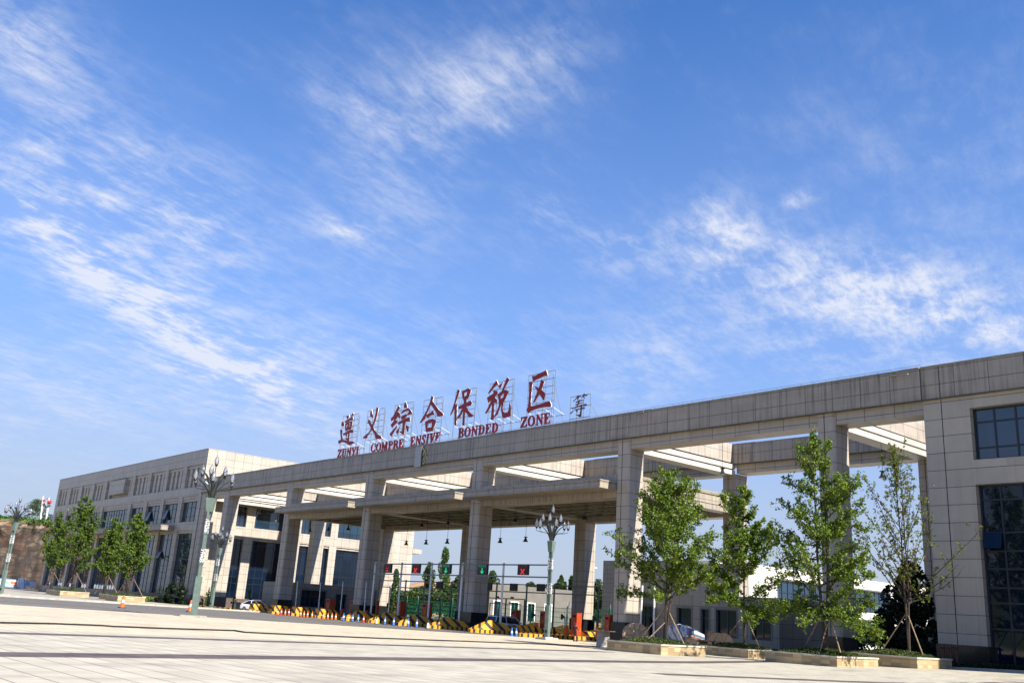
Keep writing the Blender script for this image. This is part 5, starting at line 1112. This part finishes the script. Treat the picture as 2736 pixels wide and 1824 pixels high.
# ------------------------------------------------------------------ cars
def car(label, name, loc, rz, prof, W_, wheels, wr, cabin, prints=False):
    t = thing(name, label, 'car', loc, rz)
    rings = []
    for x, zl, zm, zt, k in prof:                            # body stations: x, sill, waist, top, width factor
        h = W_/2*k
        rings.append([(x, -h*.86, zl), (x, -h, zl+.12), (x, -h*1., zm), (x, -h*.93, zt-.03), (x, -h*.6, zt), (x, h*.6, zt), (x, h*.93, zt-.03), (x, h, zm), (x, h, zl+.12), (x, h*.86, zl)])
    MB().loft(rings).obj('body', M['cover'], t, smooth=False)
    x0, x1, x2, x3, zb, zr, kw, kr = cabin                     # rear foot, roof rear, roof front, front foot
    hb, hr = W_/2*kw, W_/2*kr
    c = [(x0, -hb, zb), (x3, -hb, zb), (x3, hb, zb), (x0, hb, zb), (x1, -hr, zr), (x2, -hr, zr), (x2, hr, zr), (x1, hr, zr)]
    MB().hexa(c).obj('window_band', M['carglass'], t)
    MB().loft([[(x, -hr*s, zr+dz), (x, -hr*s*.8, zr+dz+.05), (x, hr*s*.8, zr+dz+.05), (x, hr*s, zr+dz)] for x, s, dz in ((x1-.04, .96, -.03), (x1+.2, 1.02, .005), ((x1+x2)/2, 1.02, .02), (x2-.15, 1.02, .005), (x2+.03, .96, -.03))]).obj('roof', M['cover'], t)
    def pillar(a, b_, nm='pillar'):
        for s in (-1, 1): MB().tube([(a[0], s*(hb+.004), a[1]), (b_[0], s*(hr+.01), b_[1])], .045, 4).obj(nm, M['cover'], t)
    pillar((x0, zb), (x1, zr)); pillar((x3, zb), (x2, zr)); m = (x1+x2)/2; pillar((m+.05, zb), (m, zr)); 
    if prints: pillar((x0+.75, zb), (x1+.55, zr))
    for x in wheels:
        for s in (-1, 1):
            wv = [(x+wr*math.cos(a), s*(W_/2-.10)+q*.11, wr+wr*math.sin(a)) for q in (-1, 1) for a in [i*math.pi/9 for i in range(18)]]
            w_ = MB().add(wv, [tuple(range(18)), tuple(range(18, 36))[::-1]]+[(i, (i+1) % 18, 18+(i+1) % 18, 18+i) for i in range(18)]).obj('wheel', M['tyre'], t)
            r2 = wr*.66; rv = [(x+r2*math.cos(a), s*(W_/2-.10)+q*.118, wr+r2*math.sin(a)) for q in (-1, 1) for a in [i*math.pi/6 for i in range(12)]]
            MB().add(rv, [tuple(range(12)), tuple(range(12, 24))[::-1]]+[(i, (i+1) % 12, 12+(i+1) % 12, 12+i) for i in range(12)]).obj('rim', M['rim'], w_)
    L0, L1_ = prof[0][0], prof[-1][0]; zf = prof[-2][3]
    for s in (-1, 1):
        MB().box(L1_-.28, L1_-.02, s*W_*.36-.2, s*W_*.36+.2, .62, .78).obj('headlight', M['headlight'], t)
        MB().box(L0-.02, L0+.3, s*W_*.41-.12, s*W_*.41+.13, .86, 1.02).obj('taillight', M['taillight'], t)
        MB().box(x3-.45, x3-.22, s*(W_/2+.12)-.1, s*(W_/2+.12)+.1, zb+.02, zb+.17).obj('mirror', M['cover'], t)
    MB().box(L1_-.06, L1_+.015, -.55, .55, .42, .56).obj('grille', M['black'], t); MB().box(L1_+.016, L1_+.03, -.22, .22, .34, .46).obj('number_plate', M['billblue'], t)
    for xx in (m+.62, m-.55): MB().box(xx-.1, xx+.1, -W_/2-.012, -W_/2+.01, zb-.16, zb-.125).obj('door_handle', M['rim'], t)
    if prints:
        b = MB(); y = -W_/2-.006
        for r_ in range(4): b.box(-.55+.05*(r_ % 2), .1, y, y+.004, .98-r_*.1, 1.03-r_*.1)
        b.obj('door_print', M['redprint'], t)
        b = MB(); pts = [(.95+.42*math.cos(R(a)), y, .66+.36*math.sin(R(a))) for a in range(0, 181, 15)]; b.tube(pts, .018, 4); b.box(.55, 1.35, y, y+.004, .63, .68); b.obj('door_emblem', M['redprint'], t)
        for s in (-1, 1): MB().tube([(x1+.1, s*hr*.9, zr+.1), (x2-.3, s*hr*.9, zr+.1)], .025, 5).obj('roof_rail', M['black'], t)
    return t
Yv = 64.4; a_ = az(1352, 1675); vx = -80.7; Yv = vx/a_
car('white van with dark windows and faded red prints leaving through the lane', 'parked_van', (vx, Yv, zg(vx, Yv)), R(90),
    [(-2.36, .42, .8, 1.1, .86), (-2.3, .3, .85, 1.14, .95), (-1.2, .26, .8, 1.12, 1), (.3, .26, .78, 1.08, 1), (1.3, .26, .76, 1.04, 1), (1.9, .28, .72, .94, .97), (2.25, .32, .66, .8, .88), (2.36, .38, .55, .66, .78)], 1.84, (-1.4, 1.45), .34, (-2.3, -2.02, .55, 1.5, 1.06, 1.72, .93, .78), True)
q = EYE+(gp(684, 1629)-EYE); a_ = az(683, 1620); q = Vector((a_*63.6, 63.6, 0)); q.z = zg(q.x, q.y)+.05
car('small white sedan facing right beside the low striped islands', 'parked_car', q, R(28),
    [(-2.2, .42, .75, .98, .84), (-2.1, .3, .78, 1.03, .94), (-1.2, .24, .76, .99, 1), (.2, .24, .74, .94, 1), (1.1, .24, .72, .9, 1), (1.7, .26, .68, .82, .96), (2.1, .3, .6, .7, .86), (2.2, .36, .52, .6, .76)], 1.74, (-1.3, 1.35), .31, (-1.95, -.95, .25, 1.15, .93, 1.46, .9, .68))

# ------------------------------------------------------------------ person standing by the striped kerb
def person(label, loc, rz, s):
    t = thing('person', label, 'person', loc, rz); t.scale = (s,)*3
    J = [('pel', 0, 0, .95, .135), ('wai', 0, .0, 1.1, .125), ('che', 0, .0, 1.32, .15), ('nec', 0, .01, 1.47, .055), ('hea', 0, .02, 1.56, .085), ('cro', 0, .02, 1.68, .08),
         ('shl', -.18, 0, 1.39, .065), ('ell', -.27, .03, 1.12, .045), ('wrl', -.2, .2, 1.0, .034), ('hal', -.18, .27, .99, .035),
         ('shr', .18, 0, 1.39, .065), ('elr', .3, .02, 1.13, .045), ('wrr', .36, .18, 1.02, .034), ('har', .38, .25, 1.02, .035),
         ('hil', -.09, 0, .9, .1), ('knl', -.11, .01, .5, .065), ('anl', -.12, -.02, .1, .045), ('tol', -.14, .15, .05, .04),
         ('hir', .09, 0, .9, .1), ('knr', .12, .02, .5, .065), ('anr', .15, -.02, .1, .045), ('tor', .18, .15, .05, .04)]
    E_ = ['pel wai', 'wai che', 'che nec', 'nec hea', 'hea cro', 'che shl', 'shl ell', 'ell wrl', 'wrl hal', 'che shr', 'shr elr', 'elr wrr', 'wrr har', 'pel hil', 'hil knl', 'knl anl', 'anl tol', 'pel hir', 'hir knr', 'knr anr', 'anr tor']
    nm = [j[0] for j in J]; me = bpy.data.meshes.new('tmp'); me.from_pydata([j[1:4] for j in J], [tuple(nm.index(k) for k in e.split()) for e in E_], [])
    ob = bpy.data.objects.new('tmp', me); COL.objects.link(ob); ob.modifiers.new('s', 'SKIN'); sm = ob.modifiers.new('u', 'SUBSURF'); sm.levels = 2; sm.render_levels = 2
    for v, j in zip(me.skin_vertices[0].data, J): v.radius = (j[4], j[4]*.85); v.use_root = j[0] == 'pel'
    dg = bpy.context.evaluated_depsgraph_get(); m2 = bpy.data.meshes.new_from_object(ob.evaluated_get(dg)); bpy.data.objects.remove(ob)
    m2.materials.clear(); m2.materials.append(M['darkcloth']); m2.materials.append(M['skin'])
    for p in m2.polygons:
        z = p.center.z; skin = (1.47 < z < 1.66) or (z < 1.06 and abs(p.center.x) > .17 and p.center.y > .1 and z > .9)
        p.material_index = int(skin); p.use_smooth = True
    b = bpy.data.objects.new('body', m2); COL.objects.link(b); b.parent = t
    MB().lathe([(.02, .115), (.07, .1), (.095, .04), (.1, -.03), (.085, -.07)], 0, .012, 10, z=1.61).obj('hair', M['hair'], t)
    MB().tube([(.38, .22, .82), (.44, .32, 1.3)], .012, 5).obj('stick', M['yellow'], t)
    for x in (-.13, .165): MB().loft([[(x-.05, y, .0), (x+.05, y, .0), (x+.045, y, z), (x-.045, y, z)] for y, z in ((-.1, .08), (.05, .1), (.17, .05))]).obj('shoe', M['black'], t)
    for k in range(2):
        for i in range(5):
            x = (-.18, .38)[k]; MB().tube([(x+(i-2)*.014, (.27, .25)[k], .99), (x+(i-2)*.016, (.31, .29)[k], .97+.004*i), (x+(i-2)*.015, (.33, .31)[k], .94)], .008, 5).obj('finger', M['skin'], b)
    return t
a_ = az(1537, 1690); Yp_ = 60.8; px_ = a_*Yp_; H = yp(1539, 1656, Yp_).z-yp(1537, 1704, Yp_).z
person('person in black clothing seen from behind, holding a thin stick', (px_, Yp_, gz(px_, Yp_)), R(20), H/1.72)

# ------------------------------------------------------------------ things lying about
strip_pts = ppath([(0, 1664.8), (150, 1667.5), (262, 1671.8), (300, 1674.5), (450, 1680), (600, 1684.6), (625, 1685), (655, 1690), (850, 1699), (1000, 1705), (1200, 1712), (1400, 1719), (1600, 1727), (1700, 1733)], 6)
tag(MB().tube([(x, y, gz(x, y)+.035) for x, y in strip_pts], .035, 5).obj('power_cable', M['black'], None, (0., 0., 0.)), 'long black cable snaking across the paving from the left edge', 'cable')
def gpt(px, py, Y):
    a = az(px, py); return Vector((a*Y, Y, gz(a*Y, Y)))
def spool(label, c, r, wd, ang, m1, m2='spooldark'):
    t = thing('cable_spool', label, 'cable spool', c, ang); n = 18
    for s in (-1, 1):
        vs = [(r*math.cos(i*2*math.pi/n), s*wd/2+q*.04, r+r*math.sin(i*2*math.pi/n)) for q in (-1, 1) for i in range(n)]
        f = MB().add(vs, [tuple(range(n)), tuple(range(n, 2*n))[::-1]]+[(i, (i+1) % n, n+(i+1) % n, n+i) for i in range(n)]).obj('flange', M[m1], t)
        b = MB()
        for i in range(10):
            a = i*math.pi/5; b.tube([(.25*r*math.cos(a), s*(wd/2+.045), r+.25*r*math.sin(a)), (.96*r*math.cos(a), s*(wd/2+.045), r+.96*r*math.sin(a))], .018, 4)
        b.obj('plank_gaps', M[m2], f)
    MB().tube([(0, -wd/2, r), (0, wd/2, r)], r*.45, 12).obj('drum', M[m2], t); return t
spool('large pale wooden cable spool standing on edge left of the fullest tree', gpt(1697, 1714, 58.5), .95, 1.0, R(55), 'spool')
spool('dark rusty cable spool standing behind the wooden crate', gpt(1878, 1715, 64), .85, 1.5, R(100), 'spooldark', 'black')
spool('rusty red cable spool on edge left of the narrow topped tree', gpt(1925, 1721, 62.5), .8, 1.3, R(60), 'spooldark', 'black')
p = gpt(1612, 1713, 50.5); t = thing('upturned_spool', 'pale concrete drum with a thin disc on top used as a table', 'drum', p)
MB().lathe([(.55, .0), (.5, .1), (.44, 1.0), (.44, 1.1)], n=16).obj('drum', M['concrete'], t); MB().lathe([(.86, 1.105), (.86, 1.15), (0.01, 1.16)], n=20).obj('top_disc', M['wood'], t); MB().lathe([(.85, .0), (.85, .05), (.56, .06)], n=20).obj('foot_disc', M['wood'], t)
def tarpmat():
    m = bpy.data.materials.new('striped tarpaulin'); m.use_nodes = True; t = NT(m.node_tree); p = t.n('ShaderNodeTexCoord').outputs['Object']
    f = t.m('FRACT', t.m('DIVIDE', t.vm('DOT_PRODUCT', p, (.75, .1, .62)).outputs['Value'], .5)); c = t.mix(t.m('LESS_THAN', f, .22), (.55, .55, .52), (.07, .13, .22)); c = t.mix(t.m('GREATER_THAN', f, .83), c, (.55, .25, .2)); c = t.mix(t.m('LESS_THAN', t.m('ABSOLUTE', t.m('SUBTRACT', f, .5)), .05), c, (.28, .3, .34))
    b = t.n('ShaderNodeBsdfPrincipled', ins={'Base Color': c, 'Roughness': .45}); t.n('ShaderNodeOutputMaterial', ins={0: b.outputs[0]}); return m
M['tarp'] = tarpmat()
p0, p1 = gpt(1776, 1716, 58.5), gpt(1838, 1718, 58.5); o = tuple(p0); t = thing('covered_heap', 'heap under a blue and white striped tarpaulin right of the fullest tree', 'tarpaulin', o); b = MB(); n = 9; rr = random.Random(2)
rows = []
for j, (f, z) in enumerate(((-.35, 0), (-.2, .8), (0, 1.75), (.5, 1.95), (1.2, 2.0), (1.9, 1.8), (2.2, 0))):
    rows.append([(p0.x+(p1.x-p0.x)*(i/n)+rr.gauss(0, .03), p0.y+f+rr.gauss(0, .05)+.07*math.sin(i*2.4+j), p0.z+z*(1-.18*(i/n-.3)**2*3)+rr.gauss(0, .03)) for i in range(n+1)])
b.add([q for r in rows for q in r], [(j*(n+1)+i, j*(n+1)+i+1, (j+1)*(n+1)+i+1, (j+1)*(n+1)+i) for j in range(6) for i in range(n)]+[tuple(j*(n+1) for j in range(7)), tuple(j*(n+1)+n for j in range(7))])
b.obj('tarpaulin', M['tarp'], t, o)
p = gpt(1842, 1719, 58.); o = tuple(p); t = thing('wooden_crate', 'pale open wooden crate between the tarpaulin and the dark spool', 'crate', o)
MB().box(p.x-.35, p.x+.75, p.y, p.y+1.2, p.z, p.z+1.0).obj('side_boards', M['spool'], t, o); MB().slab([(p.x-.6, p.y-.1, p.z+1.06), (p.x+.3, p.y-.25, p.z+1.0), (p.x+.35, p.y+1, p.z+1.02), (p.x-.5, p.y+1.1, p.z+1.1)], (0, 0, .04)).obj('lid', M['wood'], t, o)
p = gpt(1874, 1720, 58.2); o = tuple(p); t = thing('work_table', 'dark board table in the shade behind the first planter', 'table', o)
MB().box(p.x-1.1, p.x+1.1, p.y, p.y+1, p.z+.9, p.z+.97).obj('table_top', M['wood'], t, o)
for sx in (-1, 1):
    for sy in (.05, .95): MB().box(p.x+sx*1.0-.05, p.x+sx*1.0+.05, p.y+sy-.05, p.y+sy+.05, p.z, p.z+.9).obj('leg', M['black'], t, o)
for k, px in enumerate((2521, 2540.5, 2557)):
    p = yp(px, 1755, 64.5); o = (p.x, p.y, gz(p.x, p.y)); zt = yp(px, 1722, 64.5).z
    t = thing('hydrant_pipe', 'dull red pump connector, '+('leftmost', 'middle', 'rightmost')[k]+' of three before the right building', 'hydrant', o, group='red pump connectors')
    MB().lathe([(.085, o[2]), (.08, zt-.35), (.08, zt-.05), (.02, zt)], o[0], o[1], 10).obj('pipe', M['hydrant'], t, o)
    MB().tube([(o[0]-.17, o[1]-.1, zt-.15), (o[0]+.17, o[1]-.1, zt-.15)], .06, 8).obj('coupling', M['hydrant'], t, o)
p = gpt(633, 1618, 61.); o = tuple(p); t = thing('litter_bin', 'dark litter bin on the far pavement left of the white car', 'bin', o)
MB().box(p.x-.42, p.x+.42, p.y-.3, p.y+.3, p.z, p.z+1.15).obj('body', M['plinth'], t, o); MB().box(p.x-.3, p.x+.3, p.y-.315, p.y-.302, p.z+.15, p.z+.85).obj('panel', M['greypole'], t, o); MB().box(p.x-.48, p.x+.48, p.y-.36, p.y+.36, p.z+1.152, p.z+1.24).obj('lid', M['greypole'], t, o)
p = gpt(1448, 1704.5, 57.); o = tuple(p)
tag(MB().hexa([(p.x-.9, p.y, p.z), (p.x+.5, p.y, p.z), (p.x+.5, p.y+.9, p.z), (p.x-.9, p.y+.9, p.z), (p.x-.8, p.y, p.z+.1), (p.x+.4, p.y, p.z+.22), (p.x+.4, p.y+.9, p.z+.26), (p.x-.8, p.y+.9, p.z+.12)]).obj('stone_slab', M['concrete'], None, o), 'loose tilted stone slab at the foot of the lamp by the lane signals', 'slab')
# down pipes on the sunlit column
t = thing('drain_pipe', 'white drain pipe beside the column left of the glazed door', 'pipe', (-60.2, 70.9, 0)); 
MB().tube([(-60.7, 69.2, .2), (-60.6, 69.3, 5.2)], .09, 8).obj('slanted_pipe', M['pole'], t, (-60.2, 70.9, 0)); MB().tube([(-60.3, 70.7, .2), (-60.3, 70.7, 5.2)], .1, 8).obj('straight_pipe', M['white'], t, (-60.2, 70.9, 0))
# flat kerb stripe of the far pavement corner
pp = ppath([(582, 1628), (650, 1633.5)], 3); pp = [((EYE+(Vector((x, y, gz(x, y)))-EYE)*(60/y)).x, 60.) for x, y in pp]
# low striped kerb left of the islands
o = (-132, 60.5, 0.); tag(MB().box(-141, -130, 60.4, 60.9, -.2, .12).obj('striped_kerb', M['kerbstripe'], None, o), 'low yellow and black kerb along the far pavement corner', 'kerb')

# ------------------------------------------------------------------ green fence, far ground and rock
def fence(x0, x1, Y, lb):
    o = (x0, Y, -.2); t = thing('mesh_fence', lb, 'fence', o); n = max(int((x1-x0)/3.2), 1); z0 = -.1
    MB().box(x0, x1, Y-.15, Y+.15, -.3, .25).obj('footing', M['concrete'], t, o)
    b = MB()
    for x in lin(x0, x1, n*12): b.box(x-.018, x+.018, Y-.015, Y+.015, .3, 3.05)
    for z in (.4, 1.1, 1.8, 2.5, 3.0): b.box(x0, x1, Y+.016, Y+.04, z-.03, z+.03)
    b.obj('mesh_panel', M['fence'], t, o)
    for x in lin(x0, x1, n): 
        q = MB().box(x-.09, x+.09, Y-.12, Y-.02, z0, 3.3).obj('post', M['fence'], t, o)
        MB().rod((x, Y-.07, 3.3), (x+.25, Y-.3, 3.75), .03).obj('barbed_arm', M['pole'], q, o)
fence(-158, -127.5, 101, 'green mesh fence with barbed arms left of the middle column')
fence(-109.5, -91, 93, 'green mesh fence with barbed arms in front of the grey building')
fence(-90, -66.5, 92.9, 'green mesh fence between the two right hand columns')
def hillmat():
    m = bpy.data.materials.new('green bank with bare orange soil'); m.use_nodes = True; t = NT(m.node_tree); g = t.n('ShaderNodeNewGeometry'); p = g.outputs['Position']
    n = t.noise(p, .045, 5, .6); f = t.noise(p, .5, 6, .7)
    gr = t.mix(f, (.035, .06, .015), (.10, .12, .035)); so_ = t.mix(f, (.30, .13, .05), (.46, .27, .13))
    c = t.mix(t.smooth(n, .5, .55), gr, so_); b = t.n('ShaderNodeBsdfPrincipled', ins={'Base Color': c, 'Roughness': .95}); t.n('ShaderNodeOutputMaterial', ins={0: b.outputs[0]}); return m
M['hill'] = hillmat()
from mathutils import noise as MN
def ridge(name, x0, x1, Y0, Y1, hfun, m, nx=60, ny=10, seed=0.):
    b = MB()
    for j in range(ny+1):
        for i in range(nx+1):
            x = x0+(x1-x0)*i/nx; v = j/ny; y = Y0+(Y1-Y0)*v
            h = hfun(x)*math.sin(math.pi/2*min(v*1.6, 1))
            b.v.append((x, y, -1.+h*(1+.25*MN.noise(Vector((x*.05+seed, y*.05, 0))))+.6*MN.noise(Vector((x*.2, y*.2, seed)))))
    for j in range(ny):
        for i in range(nx): b.f.append((j*(nx+1)+i, j*(nx+1)+i+1, (j+1)*(nx+1)+i+1, (j+1)*(nx+1)+i)); b.mi.append(0)
    return tag(b.obj(name, m, rec=False), kind='structure')
ridge('hills', -420, -120, 185, 290, lambda x: 9+4.5*math.exp(-((x+320)/40)**2)+2*math.exp(-((x+255)/30)**2), M['hill'])
def farmat():
    m = bpy.data.materials.new('far wooded ridge'); m.use_nodes = True; t = NT(m.node_tree); p = t.n('ShaderNodeNewGeometry').outputs['Position']
    c = t.mix(t.noise(p, .02, 5, .6), (.05, .08, .045), (.10, .13, .07)); b = t.n('ShaderNodeBsdfPrincipled', ins={'Base Color': c, 'Roughness': 1.}); t.n('ShaderNodeOutputMaterial', ins={0: b.outputs[0]}); return m
M['far'] = farmat()
ridge('hills', -2600, 900, 1500, 2100, lambda x: 22+26*max(MN.noise(Vector((x*.003, 3, 0))), -.5), M['far'], 90, 6, 7.)
ridge('hills', 1500, -1500, -420, -700, lambda x: 45+25*MN.noise(Vector((x*.006, 9, 0))), M['far'], 80, 6, 11.)
# rock face at the far left
def rockmat():
    m = bpy.data.materials.new('orange rock face with black netting'); m.use_nodes = True; t = NT(m.node_tree); g = t.n('ShaderNodeNewGeometry'); p = g.outputs['Position']; P = t.n('ShaderNodeSeparateXYZ', ins={0: p}).outputs
    n = t.noise(p, .16, 6, .65); n2 = t.noise(t.n('ShaderNodeMapping', ins={0: p, 'Scale': (.45, .45, 1.)}).outputs[0], .75, 6, .75); cr = t.n('ShaderNodeTexVoronoi', feature='DISTANCE_TO_EDGE', ins={'Vector': t.n('ShaderNodeMapping', ins={0: p, 'Scale': (.22, .22, .55)}).outputs[0], 'Scale': 1.}).outputs[0]
    c = t.mix(t.smooth(n, .42, .56), (.20, .085, .035), (.34, .26, .18)); c = t.mix(1., c, t.ramp(n2, [(.36, .15), (.5, .75), (.64, 1.2)]), 'MULTIPLY')
    c = t.mix(t.m('MULTIPLY', t.m('LESS_THAN', cr, .06), .75), c, (.03, .02, .015))
    # black netting hung over the face in vertical folds
    ww = t.noise(t.n('ShaderNodeMapping', ins={0: p, 'Scale': (.085, .085, .05)}).outputs[0], 1., 3, .5, .8)
    fold = t.noise(t.n('ShaderNodeMapping', ins={0: p, 'Scale': (.5, .5, .06)}).outputs[0], 1., 3, .6)
    net = t.m('MULTIPLY', t.smooth(ww, .44, .47), t.m('LESS_THAN', P[2], 16.8))
    c = t.mix(t.m('MULTIPLY', net, t.m('MULTIPLY_ADD', t.smooth(fold, .35, .65), .35, .62)), c, (.022, .017, .014))
    c = t.mix(t.smooth(P[2], 17.6, 18.8), c, t.mix(n2, (.04, .07, .015), (.12, .15, .04)))
    b = t.n('ShaderNodeBsdfPrincipled', ins={'Base Color': c, 'Roughness': .95}); t.n('ShaderNodeOutputMaterial', ins={0: b.outputs[0]}); return m
M['rock'] = rockmat()
b = MB(); nx, nz = 110, 34; A0, A1 = az(-420, 1500), az(190, 1500); RD = 300.
import itertools
for j in range(nz+1):
    for i in range(nx+1):
        th = math.atan2(A0, 1)+(math.atan2(A1, 1)-math.atan2(A0, 1))*i/nx; v = j/nz
        top = 18.4+1.3*MN.noise(Vector((i*.12, 1.3, 0)))+.8*math.sin(i*.09)
        if v < .8: d = RD+6*v; z = -1+(top+1)*v/.8
        else: d = RD+6*v+(v-.8)*220; z = top+(v-.8)*5*(1+MN.noise(Vector((i*.3, j*.7, 2))))
        x, y = math.sin(th)*d, math.cos(th)*d
        k = 1 if v < .8 else .3
        off = 3.4*MN.noise(Vector((x*.09, y*.09, z*.09)))*k+2.2*MN.noise(Vector((x*.3, y*.3, z*.3)))*k
        b.v.append((math.sin(th)*(d+off), math.cos(th)*(d+off), z+.35*MN.noise(Vector((x*.4, y*.4, 5)))))
for j in range(nz):
    for i in range(nx): b.f.append((j*(nx+1)+i, j*(nx+1)+i+1, (j+1)*(nx+1)+i+1, (j+1)*(nx+1)+i)); b.mi.append(0)
tag(b.obj('hillside', M['rock'], rec=False), kind='structure')
tufts = []
rng = np.random.default_rng(3)
for k in range(6000):
    th = math.atan2(A0, 1)+(math.atan2(A1, 1)-math.atan2(A0, 1))*rng.random(); d = RD+5+rng.random()*12; tufts.append((math.sin(th)*d, math.cos(th)*d, 18.0+rng.random()*1.6))
tag(leafmesh('grass', tufts, .55, M['leafbg2'], None, (0, 0, 0), 9), kind='stuff')
# mast frame with red lanterns on top of the rock
c = yp(118, 1386, 0.0001) if False else ray(118, 1386); c = EYE+c*(318/math.hypot(c.x, c.y)); sx = CR*(318/F_PX); u = Vector((0, 0, 1))
def mp_(px, py): d = ray(px, py); return EYE+d*(318/math.hypot(d.x, d.y))
o = tuple(c); t = thing('signal_mast', 'white twin pole mast with red caps on top of the rock face', 'mast', o)
for a, d in (((109, 1388), (116, 1325)), ((124, 1386), (132, 1329))): MB().tube([mp_(*a)-u*1.5, mp_(*d)], .2, 6).obj('pole', M['white'], t, o)
b = MB()
for a, d in (((107, 1335), (117, 1336)), ((109, 1348.5), (121, 1349)), ((111, 1358.5), (128, 1362)), ((124, 1331.5), (137, 1332.5))): b.tube([mp_(*a), mp_(*d)], .16, 4)
b.obj('cross_bars', M['greypole'], t, o)
for q, r in (((117.5, 1337), 1.1), ((132.5, 1341.5), 1.6)):
    p = mp_(*q); MB().lathe([(.2, -r*.4), (r*.22, -r*.1), (r*.42, .0), (r*.38, r*.25), (r*.1, r*.45)], p.x, p.y, 10, z=p.z).obj('red_cap', M['ledcone'], t, o)
a, d = mp_(120, 1343), mp_(131, 1346); MB().tube([a, (a+d)/2-u*.9, d], .85, 6).obj('dark_bundle', M['greypole'], t, o)
# hoarding with printed panels at the foot of the rock
def hp(px, py, X): return xp(px, py, X)
def hoard(px0, px1, pt0, pt1, pb0, pb1, lb, panels, Y):
    q = [hp(px0, pt0, Y), hp(px1, pt1, Y), hp(px1, pb1, Y), hp(px0, pb0, Y)]; o = tuple(q[3]); t = thing('site_hoarding', lb, 'hoarding', o)
    MB().slab(q, (-.3, 0, 0)).obj('board', M['billwhite'], t, o)
    f = lambda u, v: (q[0]*(1-u)+q[1]*u)*(1-v)+(q[3]*(1-u)+q[2]*u)*v
    for k, (u0, u1, v0, v1, m) in enumerate(panels):
        MB().slab([p_+Vector((.02+.01*k, 0, 0)) for p_ in (f(u0, v0), f(u1, v0), f(u1, v1), f(u0, v1))], (-.008, 0, 0)).obj('printed_panel', M[m], t, o)
M['pteal'] = mat('teal print', (.12, .45, .48), .5); M['pred'] = mat('red print', (.55, .12, .06), .5); M['pgreen'] = mat('pale green print', (.45, .62, .35), .5); M['pyellow'] = mat('sand print', (.6, .5, .3), .5)
hoard(-160, 49, 1530, 1547.5, 1552, 1571, 'white and blue hoarding with a red printed picture below the rock face', [(0, 1, 0, .1, 'billblue'), (0, 1, .84, 1, 'billblue'), (.78, .86, .3, .75, 'pteal'), (.885, .985, .25, .8, 'pyellow'), (.895, .975, .3, .52, 'pred'), (.915, .975, .58, .78, 'pred'), (.9, .93, .6, .74, 'pteal'), (.79, .85, .55, .74, 'pgreen')], -262.)
hoard(49.5, 66, 1543, 1544, 1571.5, 1571.5, 'taller white and blue hoarding pillar between two printed panels', [(0, .12, 0, 1, 'billblue'), (.88, 1, 0, 1, 'billblue'), (.42, .58, .48, .58, 'billblue')], -261.)
hoard(66.5, 96, 1549, 1551.5, 1566, 1568, 'short white hoarding with a teal print next to the building corner', [(0, 1, 0, .1, 'billblue'), (.08, .4, .3, .75, 'pteal'), (.18, .28, .4, .65, 'pgreen')], -262.)
# long street light heads seen beyond
for px, py, Y, lb in ((1590, 1516, 120, 'far white street light arm between the columns'), (1828, 1549, 88, 'far white street light arm behind the fullest tree')):
    p = yp(px, py, Y); o = (p.x-1.0, Y, gz(p.x, Y)); t = thing('road_light', lb, 'street light', o)
    MB().tube([(p.x-1.2, Y, o[2]), (p.x-1.2, Y, p.z-.6), (p.x-.7, Y, p.z-.1), (p.x-.2, Y, p.z)], .08, 6).obj('pole', M['pole'], t, o); MB().lathe([(.05, -.05), (.3, 0), (.25, .12), (.05, .16)], p.x+.1, Y, 8, z=p.z-.05).obj('lamp_head', M['white'], t, o)
# litter and dry leaves on the paving
rr = random.Random(8); k = 0
for px, py in ((788, 1711), (1210, 1737), (130, 1750), (170, 1741), (840, 1710), (1180, 1698), (1160, 1737), (497, 1786), (110, 1804), (55, 1820)):
    pass
